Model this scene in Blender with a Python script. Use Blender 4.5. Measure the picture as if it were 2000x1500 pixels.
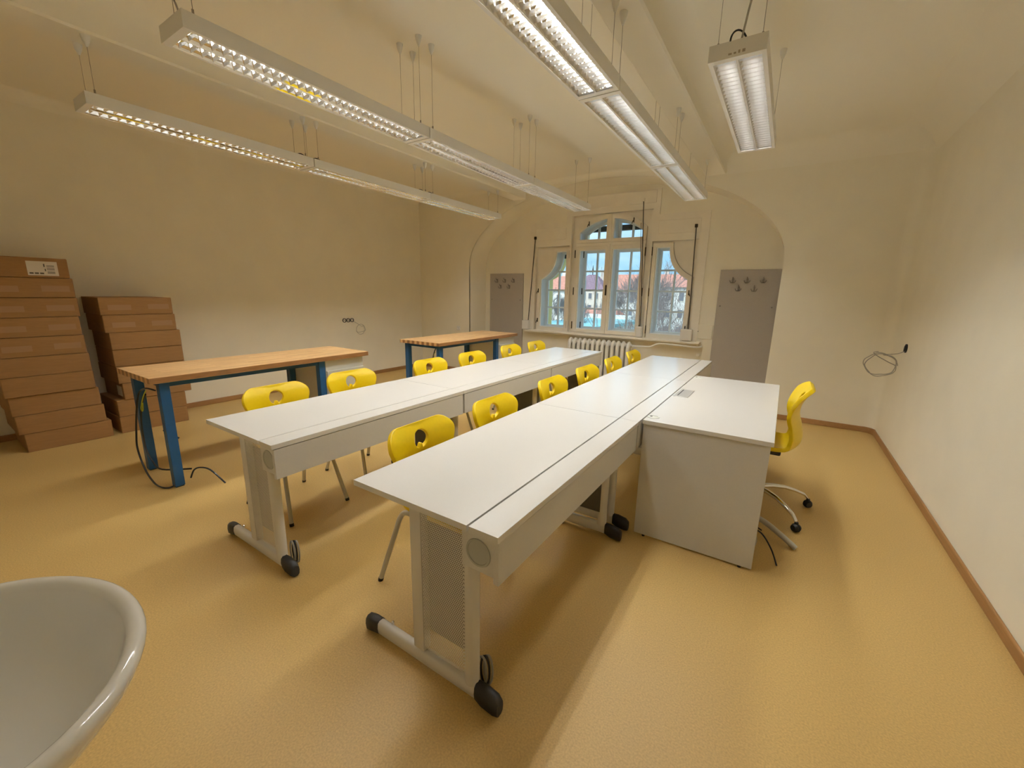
import bpy, bmesh, math, random
from mathutils import Vector, Matrix
from mathutils.geometry import delaunay_2d_cdt
PI = math.pi
sc = bpy.context.scene
COL = sc.collection
for o in list(bpy.data.objects): bpy.data.objects.remove(o)

# ---------------------------------------------------------------- camera, world, sun, exposure
cam_d = bpy.data.cameras.new('camera'); cam = bpy.data.objects.new('camera', cam_d); COL.objects.link(cam)
F_PX, YAW, PITCH, ROLL, CAM_H = 806.37, math.radians(32.934), math.radians(12.380), math.radians(1.127), 1.4437
fwd = Vector((-math.sin(YAW)*math.cos(PITCH), math.cos(YAW)*math.cos(PITCH), -math.sin(PITCH)))
rt = Vector((math.cos(YAW), math.sin(YAW), 0)); up = rt.cross(fwd)
r2 = math.cos(ROLL)*rt + math.sin(ROLL)*up; u2 = -math.sin(ROLL)*rt + math.cos(ROLL)*up
cam.matrix_world = Matrix(((r2.x, u2.x, -fwd.x, 0), (r2.y, u2.y, -fwd.y, 0), (r2.z, u2.z, -fwd.z, CAM_H), (0, 0, 0, 1)))
cam_d.sensor_width = 36; cam_d.sensor_fit = 'HORIZONTAL'; cam_d.lens = F_PX/2000*36
cam_d.clip_start = 0.02; cam_d.clip_end = 500
sc.camera = cam
sc.view_settings.view_transform = 'Standard'; sc.view_settings.look = 'None'
sc.view_settings.gamma = 1.0; sc.view_settings.use_curve_mapping = False
sc.view_settings.exposure = 0.0
sc.cycles.max_bounces = 10; sc.cycles.diffuse_bounces = 6; sc.cycles.glossy_bounces = 5
sc.cycles.transparent_max_bounces = 12
sc.cycles.sample_clamp_indirect = 8.0
sc.cycles.blur_glossy = 1.0
TUBE_POWER = 101.0
SKY_POWER = 1.45

wd = bpy.data.worlds.new('sky'); sc.world = wd; wd.use_nodes = True
nt = wd.node_tree; bgn = nt.nodes['Background']
tc = nt.nodes.new('ShaderNodeTexCoord'); mp = nt.nodes.new('ShaderNodeMapping'); mp.inputs['Scale'].default_value = (2, 2, 9)
nz = nt.nodes.new('ShaderNodeTexNoise'); nz.inputs['Scale'].default_value = 2.2; nz.inputs['Detail'].default_value = 5
rp = nt.nodes.new('ShaderNodeValToRGB')
rp.color_ramp.elements[0].position = 0.40; rp.color_ramp.elements[0].color = (0.33, 0.60, 0.85, 1)
rp.color_ramp.elements[1].position = 0.68; rp.color_ramp.elements[1].color = (0.58, 0.78, 0.95, 1)
nt.links.new(tc.outputs['Generated'], mp.inputs['Vector']); nt.links.new(mp.outputs['Vector'], nz.inputs['Vector'])
nt.links.new(nz.outputs['Fac'], rp.inputs['Fac']); nt.links.new(rp.outputs['Color'], bgn.inputs['Color'])
bgn.inputs['Strength'].default_value = SKY_POWER
sun_d = bpy.data.lights.new('sun', 'SUN'); sun_d.energy = 3.6; sun_d.angle = math.radians(25); sun_d.color = (1, 0.96, 0.9)
sun = bpy.data.objects.new('sun', sun_d); COL.objects.link(sun)
sun.rotation_euler = Vector((0.25, 0.75, -0.7)).to_track_quat('-Z', 'Y').to_euler()

# ---------------------------------------------------------------- materials
def mat(name, col, rough=0.6, metal=0.0, noise=0.0, scale=20, bump=0.0, bscale=80, emit=None, spec=0.5, stretch=None, coat=0.0):
    m = bpy.data.materials.new(name); m.use_nodes = True
    n = m.node_tree; b = n.nodes['Principled BSDF']
    b.inputs['Base Color'].default_value = (*col, 1); b.inputs['Roughness'].default_value = rough
    b.inputs['Metallic'].default_value = metal; b.inputs['Specular IOR Level'].default_value = spec
    b.inputs['Coat Weight'].default_value = coat
    if noise or bump:
        t = n.nodes.new('ShaderNodeTexCoord'); mpn = n.nodes.new('ShaderNodeMapping')
        if stretch: mpn.inputs['Scale'].default_value = stretch
        n.links.new(t.outputs['Object'], mpn.inputs['Vector'])
    if noise:
        x = n.nodes.new('ShaderNodeTexNoise'); x.inputs['Scale'].default_value = scale; x.inputs['Detail'].default_value = 4
        n.links.new(mpn.outputs['Vector'], x.inputs['Vector'])
        r = n.nodes.new('ShaderNodeValToRGB')
        r.color_ramp.elements[0].position = 0.3; r.color_ramp.elements[1].position = 0.7
        r.color_ramp.elements[0].color = (*[c*(1-noise) for c in col], 1)
        r.color_ramp.elements[1].color = (*[min(1, c*(1+noise)) for c in col], 1)
        n.links.new(x.outputs['Fac'], r.inputs['Fac']); n.links.new(r.outputs['Color'], b.inputs['Base Color'])
    if bump:
        x = n.nodes.new('ShaderNodeTexNoise'); x.inputs['Scale'].default_value = bscale; x.inputs['Detail'].default_value = 3
        n.links.new(mpn.outputs['Vector'], x.inputs['Vector'])
        bp = n.nodes.new('ShaderNodeBump'); bp.inputs['Strength'].default_value = bump; bp.inputs['Distance'].default_value = 0.004
        n.links.new(x.outputs['Fac'], bp.inputs['Height']); n.links.new(bp.outputs['Normal'], b.inputs['Normal'])
    if emit:
        b.inputs['Emission Color'].default_value = (*emit[0], 1); b.inputs['Emission Strength'].default_value = emit[1]
    return m

M = {}
M['wall'] = mat('cream_plaster', (0.87, 0.825, 0.70), 0.85, bump=0.08, bscale=60, noise=0.02, scale=3)
M['ceiling'] = mat('ceiling_plaster', (0.89, 0.85, 0.74), 0.9, bump=0.05, bscale=40)
M['floor'] = mat('ochre_linoleum', (0.57, 0.39, 0.145), 0.42, noise=0.13, scale=150, bump=0.05, bscale=220, spec=0.35)
M['base'] = mat('brown_baseboard', (0.36, 0.19, 0.07), 0.5, noise=0.12, scale=6, stretch=(4, 0.6, 14))
M['white_wood'] = mat('cream_window_paint', (0.86, 0.81, 0.71), 0.4, noise=0.02, scale=8)
M['white_out'] = mat('white_outer_window_paint', (0.93, 0.95, 0.96), 0.45)
M['laminate'] = mat('light_grey_laminate', (0.70, 0.69, 0.67), 0.22, noise=0.02, scale=300, bump=0.03, bscale=500)
M['lam_side'] = mat('light_grey_laminate_panel', (0.62, 0.61, 0.59), 0.45, noise=0.02, scale=200)
M['edge'] = mat('grey_edge_band', (0.55, 0.54, 0.52), 0.5)
M['steel_grey'] = mat('light_grey_painted_steel', (0.66, 0.64, 0.60), 0.38)
M['leg_grey'] = mat('warm_grey_painted_tube', (0.50, 0.48, 0.42), 0.35)
M['inner_shade'] = mat('shade_darkened_inner_plate', (0.11, 0.105, 0.095), 0.6)  # light grey plate darkened: shade inside the hollow leg put into its colour
M['black'] = mat('black_plastic', (0.012, 0.011, 0.011), 0.5)
M['black_hole'] = mat('dark_opening', (0.006, 0.006, 0.006), 0.8)
M['grom'] = mat('grey_plastic_grommet', (0.42, 0.43, 0.40), 0.45)
M['yellow'] = mat('yellow_polypropylene', (0.86, 0.62, 0.006), 0.36, noise=0.02, scale=60)
M['chrome'] = mat('polished_chrome', (0.75, 0.74, 0.72), 0.14, metal=1)
M['alu'] = mat('brushed_aluminium', (0.82, 0.83, 0.84), 0.42, metal=0.85)
M['flap'] = mat('satin_silver_flap', (0.50, 0.50, 0.49), 0.4, metal=0.5)
M['hook'] = mat('dull_nickel', (0.30, 0.28, 0.25), 0.4, metal=0.8)
M['grom_light'] = mat('pale_grey_grommet', (0.58, 0.60, 0.56), 0.45)
M['mirror'] = mat('specular_louvre_aluminium', (0.90, 0.90, 0.90), 0.19, metal=1)
M['parabola'] = mat('polished_reflector_aluminium', (0.92, 0.92, 0.92), 0.05, metal=1)
M['lamp_white'] = mat('white_powder_coat', (0.80, 0.79, 0.76), 0.42)
M['tube_on'] = mat('lit_fluorescent_tube', (1, 1, 1), 0.5, emit=((1.0, 0.99, 0.935), TUBE_POWER))
M['tube_off'] = mat('unlit_fluorescent_tube', (0.82, 0.82, 0.80), 0.25)
M['wire'] = mat('steel_wire', (0.34, 0.30, 0.25), 0.5, metal=0.3)
M['cable_black'] = mat('black_cable_sheath', (0.012, 0.014, 0.018), 0.45)
M['cable_grey'] = mat('grey_cable_sheath', (0.36, 0.34, 0.30), 0.5)
M['cable_green'] = mat('green_yellow_earth_wire', (0.42, 0.45, 0.02), 0.5)
M['blue'] = mat('blue_painted_steel', (0.010, 0.080, 0.215), 0.42)
M['card'] = mat('brown_cardboard', (0.31, 0.163, 0.055), 0.8, noise=0.07, scale=10, stretch=(1, 1, 6), bump=0.05, bscale=30)
M['tape'] = mat('parcel_tape', (0.345, 0.195, 0.082), 0.4)
M['label'] = mat('paper_label', (0.72, 0.66, 0.58), 0.7)
M['ink'] = mat('dark_print', (0.08, 0.07, 0.05), 0.7)
M['coat'] = mat('grey_laminate_board', (0.43, 0.39, 0.345), 0.5, noise=0.03, scale=120)
M['porcelain'] = mat('white_glazed_porcelain', (0.76, 0.75, 0.72), 0.06, coat=0.5)
M['rad'] = mat('white_radiator_enamel', (0.83, 0.81, 0.76), 0.3)
M['bronze'] = mat('dark_bronze_fittings', (0.045, 0.030, 0.015), 0.4, metal=0.5)
M['strap'] = mat('dark_grey_strap', (0.075, 0.065, 0.05), 0.7)
M['cab'] = mat('pale_grey_cabinet_board', (0.60, 0.60, 0.54), 0.5)
M['facade_yellow'] = mat('yellow_render', (0.80, 0.66, 0.30), 0.9)
M['dark_eave'] = mat('dark_brown_timber', (0.05, 0.045, 0.045), 0.8)
M['house_white'] = mat('white_render', (0.80, 0.80, 0.78), 0.9, noise=0.04, scale=1)
M['house_cream'] = mat('cream_render', (0.80, 0.74, 0.66), 0.9, noise=0.04, scale=1)
M['roof_red'] = mat('red_clay_tiles', (0.66, 0.30, 0.22), 0.8, noise=0.2, scale=3)
M['roof_plum'] = mat('plum_grey_slates', (0.30, 0.20, 0.25), 0.8, noise=0.2, scale=3)
M['pane_dark'] = mat('dark_window_pane', (0.20, 0.22, 0.26), 0.2)
M['bark'] = mat('grey_brown_bark', (0.16, 0.12, 0.11), 0.9, noise=0.2, scale=4)
M['twig'] = mat('brown_twigs', (0.30, 0.24, 0.22), 0.9)
M['turquoise'] = mat('pale_turquoise_roof_sheet', (0.33, 0.66, 0.70), 0.6, noise=0.08, scale=0.6)
M['ground'] = mat('winter_grass', (0.30, 0.32, 0.22), 0.95, noise=0.25, scale=0.4)
M['needle'] = mat('blue_green_conifer', (0.12, 0.26, 0.24), 0.9)
# glass: clear sheet with a weak mirror
g = bpy.data.materials.new('clear_window_glass'); g.use_nodes = True
n = g.node_tree; n.nodes.clear()
go = n.nodes.new('ShaderNodeOutputMaterial'); gm = n.nodes.new('ShaderNodeMixShader'); gt = n.nodes.new('ShaderNodeBsdfTransparent')
gg = n.nodes.new('ShaderNodeBsdfGlossy'); gg.inputs['Roughness'].default_value = 0.02
lw = n.nodes.new('ShaderNodeFresnel'); lw.inputs['IOR'].default_value = 1.25
gt.inputs['Color'].default_value = (0.965, 0.98, 0.98, 1)
n.links.new(lw.outputs['Fac'], gm.inputs['Fac']); n.links.new(gt.outputs[0], gm.inputs[1]); n.links.new(gg.outputs[0], gm.inputs[2]); n.links.new(gm.outputs[0], go.inputs[0])
M['glass'] = g
# oak butcher block: staves along Y
def oak(name):
    m = mat(name, (0.5, 0.27, 0.10), 0.35)
    n = m.node_tree; b = n.nodes['Principled BSDF']
    t = n.nodes.new('ShaderNodeTexCoord'); mpn = n.nodes.new('ShaderNodeMapping'); mpn.inputs['Rotation'].default_value = (0, 0, PI/2)
    br = n.nodes.new('ShaderNodeTexBrick'); br.inputs['Scale'].default_value = 1.0
    br.inputs['Brick Width'].default_value = 0.36; br.inputs['Row Height'].default_value = 0.042; br.inputs['Mortar Size'].default_value = 0.0006
    br.inputs['Color1'].default_value = (0.76, 0.50, 0.25, 1); br.inputs['Color2'].default_value = (0.60, 0.355, 0.155, 1); br.inputs['Mortar'].default_value = (0.30, 0.15, 0.06, 1)
    br.offset = 0.37
    nzn = n.nodes.new('ShaderNodeTexNoise'); nzn.inputs['Scale'].default_value = 14; nzn.inputs['Detail'].default_value = 6
    mp2 = n.nodes.new('ShaderNodeMapping'); mp2.inputs['Scale'].default_value = (9, 0.7, 9)
    mx = n.nodes.new('ShaderNodeMix'); mx.data_type = 'RGBA'; mx.blend_type = 'OVERLAY'; mx.inputs['Factor'].default_value = 0.45
    n.links.new(t.outputs['Object'], mpn.inputs['Vector']); n.links.new(mpn.outputs['Vector'], br.inputs['Vector'])
    n.links.new(t.outputs['Object'], mp2.inputs['Vector']); n.links.new(mp2.outputs['Vector'], nzn.inputs['Vector'])
    n.links.new(br.outputs['Color'], mx.inputs['A']); n.links.new(nzn.outputs['Fac'], mx.inputs['B'])
    n.links.new(mx.outputs['Result'], b.inputs['Base Color'])
    return m
M['oak'] = oak('oiled_oak_staves')
# yellow shell: faint printed plank lines as relief
n = M['yellow'].node_tree; b = n.nodes['Principled BSDF']
t = n.nodes.new('ShaderNodeTexCoord'); br = n.nodes.new('ShaderNodeTexBrick'); mpn = n.nodes.new('ShaderNodeMapping'); mpn.inputs['Rotation'].default_value = (PI/2, 0, PI/2)
br.inputs['Scale'].default_value = 1; br.inputs['Brick Width'].default_value = 0.17; br.inputs['Row Height'].default_value = 0.045; br.inputs['Mortar Size'].default_value = 0.0012
bp = n.nodes.new('ShaderNodeBump'); bp.inputs['Strength'].default_value = 0.25; bp.inputs['Distance'].default_value = 0.002; bp.invert = True
n.links.new(t.outputs['Object'], mpn.inputs['Vector']); n.links.new(mpn.outputs['Vector'], br.inputs['Vector']); n.links.new(br.outputs['Fac'], bp.inputs['Height']); n.links.new(bp.outputs['Normal'], b.inputs['Normal'])

# ---------------------------------------------------------------- mesh helpers
class MB:
    def __init__(s): s.v = []; s.f = []
    def add(s, vs, fs):
        o = len(s.v); s.v += [tuple(x) for x in vs]; s.f += [tuple(i+o for i in f) for f in fs]; return s
    def box(s, x0, x1, y0, y1, z0, z1):
        return s.add([(x0,y0,z0),(x1,y0,z0),(x1,y1,z0),(x0,y1,z0),(x0,y0,z1),(x1,y0,z1),(x1,y1,z1),(x0,y1,z1)],
                     [(0,3,2,1),(4,5,6,7),(0,1,5,4),(1,2,6,5),(2,3,7,6),(3,0,4,7)])
    def rbox(s, x0, x1, y0, y1, z0, z1, r=0.004, seg=2):
        bm = bmesh.new(); bmesh.ops.create_cube(bm, size=1)
        for v in bm.verts: v.co = Vector((x0+(v.co.x+.5)*(x1-x0), y0+(v.co.y+.5)*(y1-y0), z0+(v.co.z+.5)*(z1-z0)))
        bmesh.ops.bevel(bm, geom=bm.edges[:], offset=r, segments=seg, affect='EDGES', profile=0.5)
        bm.verts.index_update(); s.add([v.co[:] for v in bm.verts], [[v.index for v in f.verts] for f in bm.faces]); bm.free(); return s
    def tube(s, pts, r, n=8, cap=True, closed=False):
        pts = [Vector(p) for p in pts]; k = len(pts); rs = r if isinstance(r, (list, tuple)) else [r]*k
        d = [(pts[min(i+1, k-1)]-pts[max(i-1, 0)]).normalized() for i in range(k)]
        if closed: d = [(pts[(i+1) % k]-pts[i-1]).normalized() for i in range(k)]
        a = d[0].orthogonal().normalized(); vs = []
        for i in range(k):
            a = (a - d[i]*a.dot(d[i])).normalized(); bb = d[i].cross(a)
            vs += [pts[i]+rs[i]*(math.cos(2*PI*j/n)*a+math.sin(2*PI*j/n)*bb) for j in range(n)]
        fs = [(i*n+j, i*n+(j+1) % n, (i+1)*n+(j+1) % n, (i+1)*n+j) for i in range(k-1) for j in range(n)]
        if closed: fs += [((k-1)*n+j, (k-1)*n+(j+1) % n, (j+1) % n, j) for j in range(n)]
        elif cap: fs += [tuple(range(n-1, -1, -1)), tuple(range((k-1)*n, k*n))]
        return s.add(vs, fs)
    def cyl(s, p0, p1, r, n=16, r1=None): return s.tube([p0, p1], [r, r if r1 is None else r1], n)
    def lathe(s, prof, c=(0, 0, 0), n=24, ax='Z'):
        vs = []; k = len(prof)
        for r, h in prof:
            for j in range(n):
                a = 2*PI*j/n; p = (r*math.cos(a), r*math.sin(a), h)
                if ax == 'Y': p = (p[0], p[2], p[1])
                if ax == 'X': p = (p[2], p[0], p[1])
                vs.append((c[0]+p[0], c[1]+p[1], c[2]+p[2]))
        return s.add(vs, [(i*n+j, i*n+(j+1) % n, (i+1)*n+(j+1) % n, (i+1)*n+j) for i in range(k-1) for j in range(n)])
    def loft(s, loops, closed=True, caps=False):
        k = len(loops[0]); vs = [p for l in loops for p in l]; m = k if closed else k-1
        fs = [(i*k+j, i*k+(j+1) % k, (i+1)*k+(j+1) % k, (i+1)*k+j) for i in range(len(loops)-1) for j in range(m)]
        if caps: fs += [tuple(range(k-1, -1, -1)), tuple(range((len(loops)-1)*k, len(loops)*k))]
        return s.add(vs, fs)
    def plate(s, outer, holes, d0, d1, fn):
        """flat board with holes; outline in 2-D, thickness d0..d1, fn(u, v, d) -> point"""
        loops = [outer]+list(holes); pts = [Vector(p) for l in loops for p in l]; eds = []; o = 0; rng = []
        for l in loops:
            eds += [(o+i, o+(i+1) % len(l)) for i in range(len(l))]; rng.append((o, len(l))); o += len(l)
        vs, _, fs, ov, _, _ = delaunay_2d_cdt(pts, eds, [], 0, 1e-6)
        def inside(p, l):
            c = False
            for i in range(len(l)):
                a, b = l[i], l[i-1]
                if (a[1] > p[1]) != (b[1] > p[1]) and p[0] < (b[0]-a[0])*(p[1]-a[1])/(b[1]-a[1])+a[0]: c = not c
            return c
        keep = []
        for f in fs:
            c = sum((vs[i] for i in f), Vector((0, 0)))/len(f)
            if inside(c, outer) and not any(inside(c, h) for h in holes): keep.append(f)
        new = {}
        for i, src in enumerate(ov):
            for q in src: new[q] = i
        N = len(vs)
        allv = [fn(v[0], v[1], d0) for v in vs]+[fn(v[0], v[1], d1) for v in vs]
        F = [tuple(reversed(f)) for f in keep]+[tuple(i+N for i in f) for f in keep]
        for o, k in rng:
            for i in range(k):
                a, b = new[o+i], new[o+(i+1) % k]; F.append((a, b, b+N, a+N))
        return s.add(allv, F)
    def mesh(s, name, m=None, smooth=None):
        me = bpy.data.meshes.new(name); me.from_pydata(s.v, [], s.f)
        bm = bmesh.new(); bm.from_mesh(me); bmesh.ops.recalc_face_normals(bm, faces=bm.faces); bm.to_mesh(me); bm.free()
        if m: me.materials.append(m)
        if smooth is not None:
            me.polygons.foreach_set('use_smooth', [True]*len(me.polygons)); me.set_sharp_from_angle(angle=math.radians(smooth))
        return me
def XZ(u, v, d): return (u, d, v)
def YZ(u, v, d): return (d, u, v)
def XY(u, v, d): return (u, v, d)
def ob(name, data, parent=None, loc=None):
    o = bpy.data.objects.new(name, data); COL.objects.link(o)
    if parent is not None: o.parent = parent
    if loc: o.location = loc
    return o
def put(name, mb, m, parent=None, smooth=None, loc=None, label=None):
    o = ob(name, mb.mesh(name, m, smooth), parent, loc)
    if label: o['label'] = label
    return o
def tag(o, label, cat, group=None, kind=None):
    o['label'] = label; o['category'] = cat
    if group: o['group'] = group
    if kind: o['kind'] = kind
    return o
def thing(name, label, cat, loc=(0, 0, 0), rz=0, group=None):
    o = ob(name, None); o.location = loc; o.rotation_euler = (0, 0, rz); o.empty_display_size = 0.1
    return tag(o, label, cat, group)
def struct(name, mb, m, parent=None, smooth=None):
    o = put(name, mb, m, parent, smooth)
    if parent is None: o['kind'] = 'structure'
    return o
def copy_tree(o, parent=None):
    c = o.copy(); COL.objects.link(c)
    if parent is not None: c.parent = parent; c.matrix_parent_inverse = o.matrix_parent_inverse.copy()
    for ch in list(o.children): copy_tree(ch, c)
    return c
def arc(cx, cy, rx, ry, a0, a1, n): return [(cx+rx*math.cos(a0+(a1-a0)*i/n), cy+ry*math.sin(a0+(a1-a0)*i/n)) for i in range(n+1)]
def bez(p0, p1, p2, n): return [tuple((1-t)**2*a+2*t*(1-t)*b+t*t*c for a, b, c in zip(p0, p1, p2)) for t in [i/n for i in range(n+1)]]
def crom(P, m=6):
    P = [Vector(p) for p in P]; out = []
    for i in range(len(P)-1):
        a, b, c, d = P[max(i-1, 0)], P[i], P[i+1], P[min(i+2, len(P)-1)]
        for k in range(m):
            t = k/m; out.append(0.5*((2*b)+(c-a)*t+(2*a-5*b+4*c-d)*t*t+(3*b-a-3*c+d)*t**3))
    return out+[P[-1]]

# ---------------------------------------------------------------- room shell
XL, XR, YB, YW, YN, ZC = -5.94, 0.995, -0.34, 5.874, 6.36, 3.10
NX0, NX1, NCX, NA, NB, NZ = -4.745, -0.095, -2.42, 2.325, 1.15, 1.88
struct('floor', MB().box(XL-0.1, XR+0.1, YB-0.1, YN+0.05, -0.05, 0), M['floor'])
struct('wall_left', MB().box(XL-0.15, XL, YB-0.1, YW+0.1, 0, ZC), M['wall'])
struct('wall_back', MB().box(XL-0.1, XR+0.1, YB-0.15, YB, 0, ZC), M['wall'])
# right wall with the rounded inner corner to the window wall
w = MB().box(XR, XR+0.15, YB-0.1, YW+0.1, 0, ZC)
rc = 0.10; prof = [(XR-rc+rc*math.sin(a), YW-rc+rc*math.cos(a)) for a in [i*PI/16 for i in range(9)]]
w.loft([[(x, y, 0) for x, y in prof], [(x, y, ZC) for x, y in prof]], closed=False)
struct('wall_right', w, M['wall'], smooth=40)
# ceiling: slab and coves along the long walls and the window wall
c = MB().box(XL-0.1, XR+0.1, YB-0.1, YW+0.1, ZC, ZC+0.12)
for x, sx, R in ((XL, 1, 0.10), (XR, -1, 0.26)):
    p = [(x+sx*(R-R*math.cos(a)), ZC-R+R*math.sin(a)) for a in [i*PI/16 for i in range(9)]]
    c.loft([[(u, YB, v) for u, v in p], [(u, YW, v) for u, v in p]], closed=False)
R = 0.22; p = [(YW-(R-R*math.cos(a)), ZC-R+R*math.sin(a)) for a in [i*PI/16 for i in range(9)]]
c.loft([[(-0.82, u, v) for u, v in p], [(XR, u, v) for u, v in p]], closed=False)
R = 0.06; p = [(YW-(R-R*math.cos(a)), ZC-R+R*math.sin(a)) for a in [i*PI/16 for i in range(9)]]
c.loft([[(XL, u, v) for u, v in p], [(-0.82, u, v) for u, v in p]], closed=False)
struct('ceiling', c, M['ceiling'], smooth=40)
def beam(name, x0, x1, zs, rl, rr):
    p = [(x0-rl+rl*math.sin(a), ZC-rl+rl*math.cos(a)) for a in [i*PI/16 for i in range(9)]]
    p += [(x0, zs+0.012), (x0+0.012, zs), (x1-0.012, zs), (x1, zs+0.012)]
    p += [(x1+rr-rr*math.cos(a), ZC-rr+rr*math.sin(a)) for a in [i*PI/16 for i in range(9)]]
    struct(name, MB().loft([[(u, YB, v) for u, v in p], [(u, YW, v) for u, v in p]], closed=False), M['ceiling'], smooth=35)
beam('ceiling_beam', -1.04, -0.81, 2.89, 0.05, 0.13)
beam('ceiling_beam', -3.86, -3.62, 2.88, 0.05, 0.13)
# window wall with the arched niche
archp = [(NCX+NA*math.cos(a), NZ+NB*math.sin(a)) for a in [PI-i*PI/48 for i in range(49)]]
outl = [(XL, 0), (NX0, 0)]+archp+[(NX1, 0), (XR, 0), (XR, ZC), (XL, ZC)]
struct('wall_front', MB().plate(outl, [], YW, YW+0.02, XZ), M['wall'])
ni = MB(); lo = [(NX0, 0)]+archp+[(NX1, 0)]
struct('niche_soffit', MB().loft([[(x, YW, z) for x, z in lo], [(x, YN, z) for x, z in lo]], closed=False), M['wall'], smooth=30)
hole = [(-3.70, 0.82), (-1.09, 0.82), (-1.09, 2.50), (-1.70, 2.50), (-1.70, 2.90), (-3.09, 2.90), (-3.09, 2.50), (-3.70, 2.50)]
ni.plate([(NX0, 0)]+archp+[(NX1, 0)], [hole], YN, YN+0.3, XZ)
struct('wall_niche', ni, M['wall'], smooth=30)
def baseboard(name, x0, x1, y0, y1): struct(name, MB().rbox(x0, x1, y0, y1, 0.0, 0.062, 0.006), M['base'])
baseboard('baseboard_left', XL, XL+0.014, YB, YW)
baseboard('baseboard_right', XR-0.014, XR, YB, YW-0.08)
baseboard('baseboard_back', XL+0.014, XR-0.014, YB, YB+0.014)
b = MB().rbox(NX1+0.0, XR-0.09, YW-0.014, YW, 0, 0.062, 0.006)
pr = [(XR-0.1+q*math.sin(a), YW-0.1+q*math.cos(a)) for q in (0.1, 0.086) for a in ([i*PI/12 for i in range(7)] if q == 0.1 else [PI/2-i*PI/12 for i in range(7)])]
b.loft([[(x, y, 0) for x, y in pr], [(x, y, 0.062) for x, y in pr]], caps=True)
struct('baseboard_front', b, M['base'])
struct('baseboard_front', MB().rbox(XL+0.014, NX0, YW-0.014, YW, 0, 0.062, 0.006), M['base'])
baseboard('baseboard_niche', NX0, NX1, YN-0.014, YN)

# ---------------------------------------------------------------- windows
CX = -2.395
def mir(l): return [(2*CX-x, z) for x, z in reversed(l)]
sur = [(-3.79, 0.80), (-1.0, 0.80), (-1.0, 2.58), (-1.67, 2.58), (-1.67, 2.93), (-3.12, 2.93), (-3.12, 2.58), (-3.79, 2.58)]
recL = [(-3.675, 0.832), (-3.05, 0.832), (-3.05, 2.215), (-3.675, 2.215)]
recC = [(-3.025, 0.832), (2*CX+3.025, 0.832), (2*CX+3.025, 2.66), (-3.025, 2.66)]
trim = struct('trim_1', MB().plate(sur, [recL, recC, mir(recL)], 6.338, 6.40, XZ), M['white_wood'])
trim['label'] = 'cream stepped wooden window surround with shutter boxes'
for nm, (x0, x1, z0, z1) in (('shutter_lid', (-3.68, -3.125, 2.31, 2.49)), ('shutter_lid', (2*CX+3.125, 2*CX+3.68, 2.31, 2.49)), ('shutter_lid', (-3.06, 2*CX+3.06, 2.74, 2.91))):
    put(nm, MB().rbox(x0, x1, 6.330, 6.345, z0, z1, 0.003), M['white_wood'], trim)
shL = [(-3.635, 0.83), (-3.06, 0.83), (-3.06, 2.19), (-3.338, 2.19)]+bez((-3.338, 2.15), (-3.36, 1.85), (-3.635, 1.722), 10)
opL = [(-3.58, 0.89), (-3.112, 0.89), (-3.112, 2.132), (-3.300, 2.132)]+bez((-3.300, 2.10), (-3.315, 1.81), (-3.58, 1.69), 10)
shC1 = [(-2.945, 0.838), (-2.405, 0.838), (-2.405, 2.188), (-2.945, 2.188)]
opC1 = [(-2.89, 0.892), (-2.45, 0.892), (-2.45, 2.136), (-2.89, 2.136)]
RA = 0.821; ZA = 2.65-RA
def arcseg(r, x0, x1, n=12): return [(x0+(x1-x0)*i/n, ZA+math.sqrt(r*r-(x0+(x1-x0)*i/n-CX)**2)) for i in range(n+1)]
shA = [(-2.948, 2.242), (2*CX+2.948, 2.242)]+arcseg(RA, 2*CX+2.948, -2.948, 24)
opA1 = [(-2.89, 2.292), (-2.452, 2.292)]+arcseg(RA-0.068, -2.452, -2.89, 12)
def shrink(l, k=0.012):
    """inward offset of an outline (k < 0 grows it)"""
    n_ = len(l); A = sum(l[i-1][0]*l[i][1]-l[i][0]*l[i-1][1] for i in range(n_)); sg = 1 if A > 0 else -1; out = []
    for i in range(n_):
        p0, p1, p2 = Vector(l[i-1]), Vector(l[i]), Vector(l[(i+1) % n_])
        a = (p1-p0).normalized(); b_ = (p2-p1).normalized()
        na = Vector((-a.y, a.x))*sg; nb = Vector((-b_.y, b_.x))*sg
        m_ = (na+nb).normalized(); q = p1+m_*(k/max(0.4, m_.dot(na))); out.append((q.x, q.y))
    return out
shCC = [(-2.945, 0.838), (2*CX+2.945, 0.838), (2*CX+2.945, 2.188), (-2.945, 2.188)]
back = [(-3.70, 0.822), (-1.09, 0.822), (-1.09, 2.45), (-1.70, 2.45), (-1.70, 2.72), (-3.09, 2.72), (-3.09, 2.45), (-3.70, 2.45)]
put('recessed_panel', MB().plate(back, [shrink(shL, -0.005), shrink(shCC, -0.005), shrink(shA, -0.003), shrink(mir(shL), -0.005)], 6.405, 6.43, XZ), M['white_wood'], trim)
YO = 6.60
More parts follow.
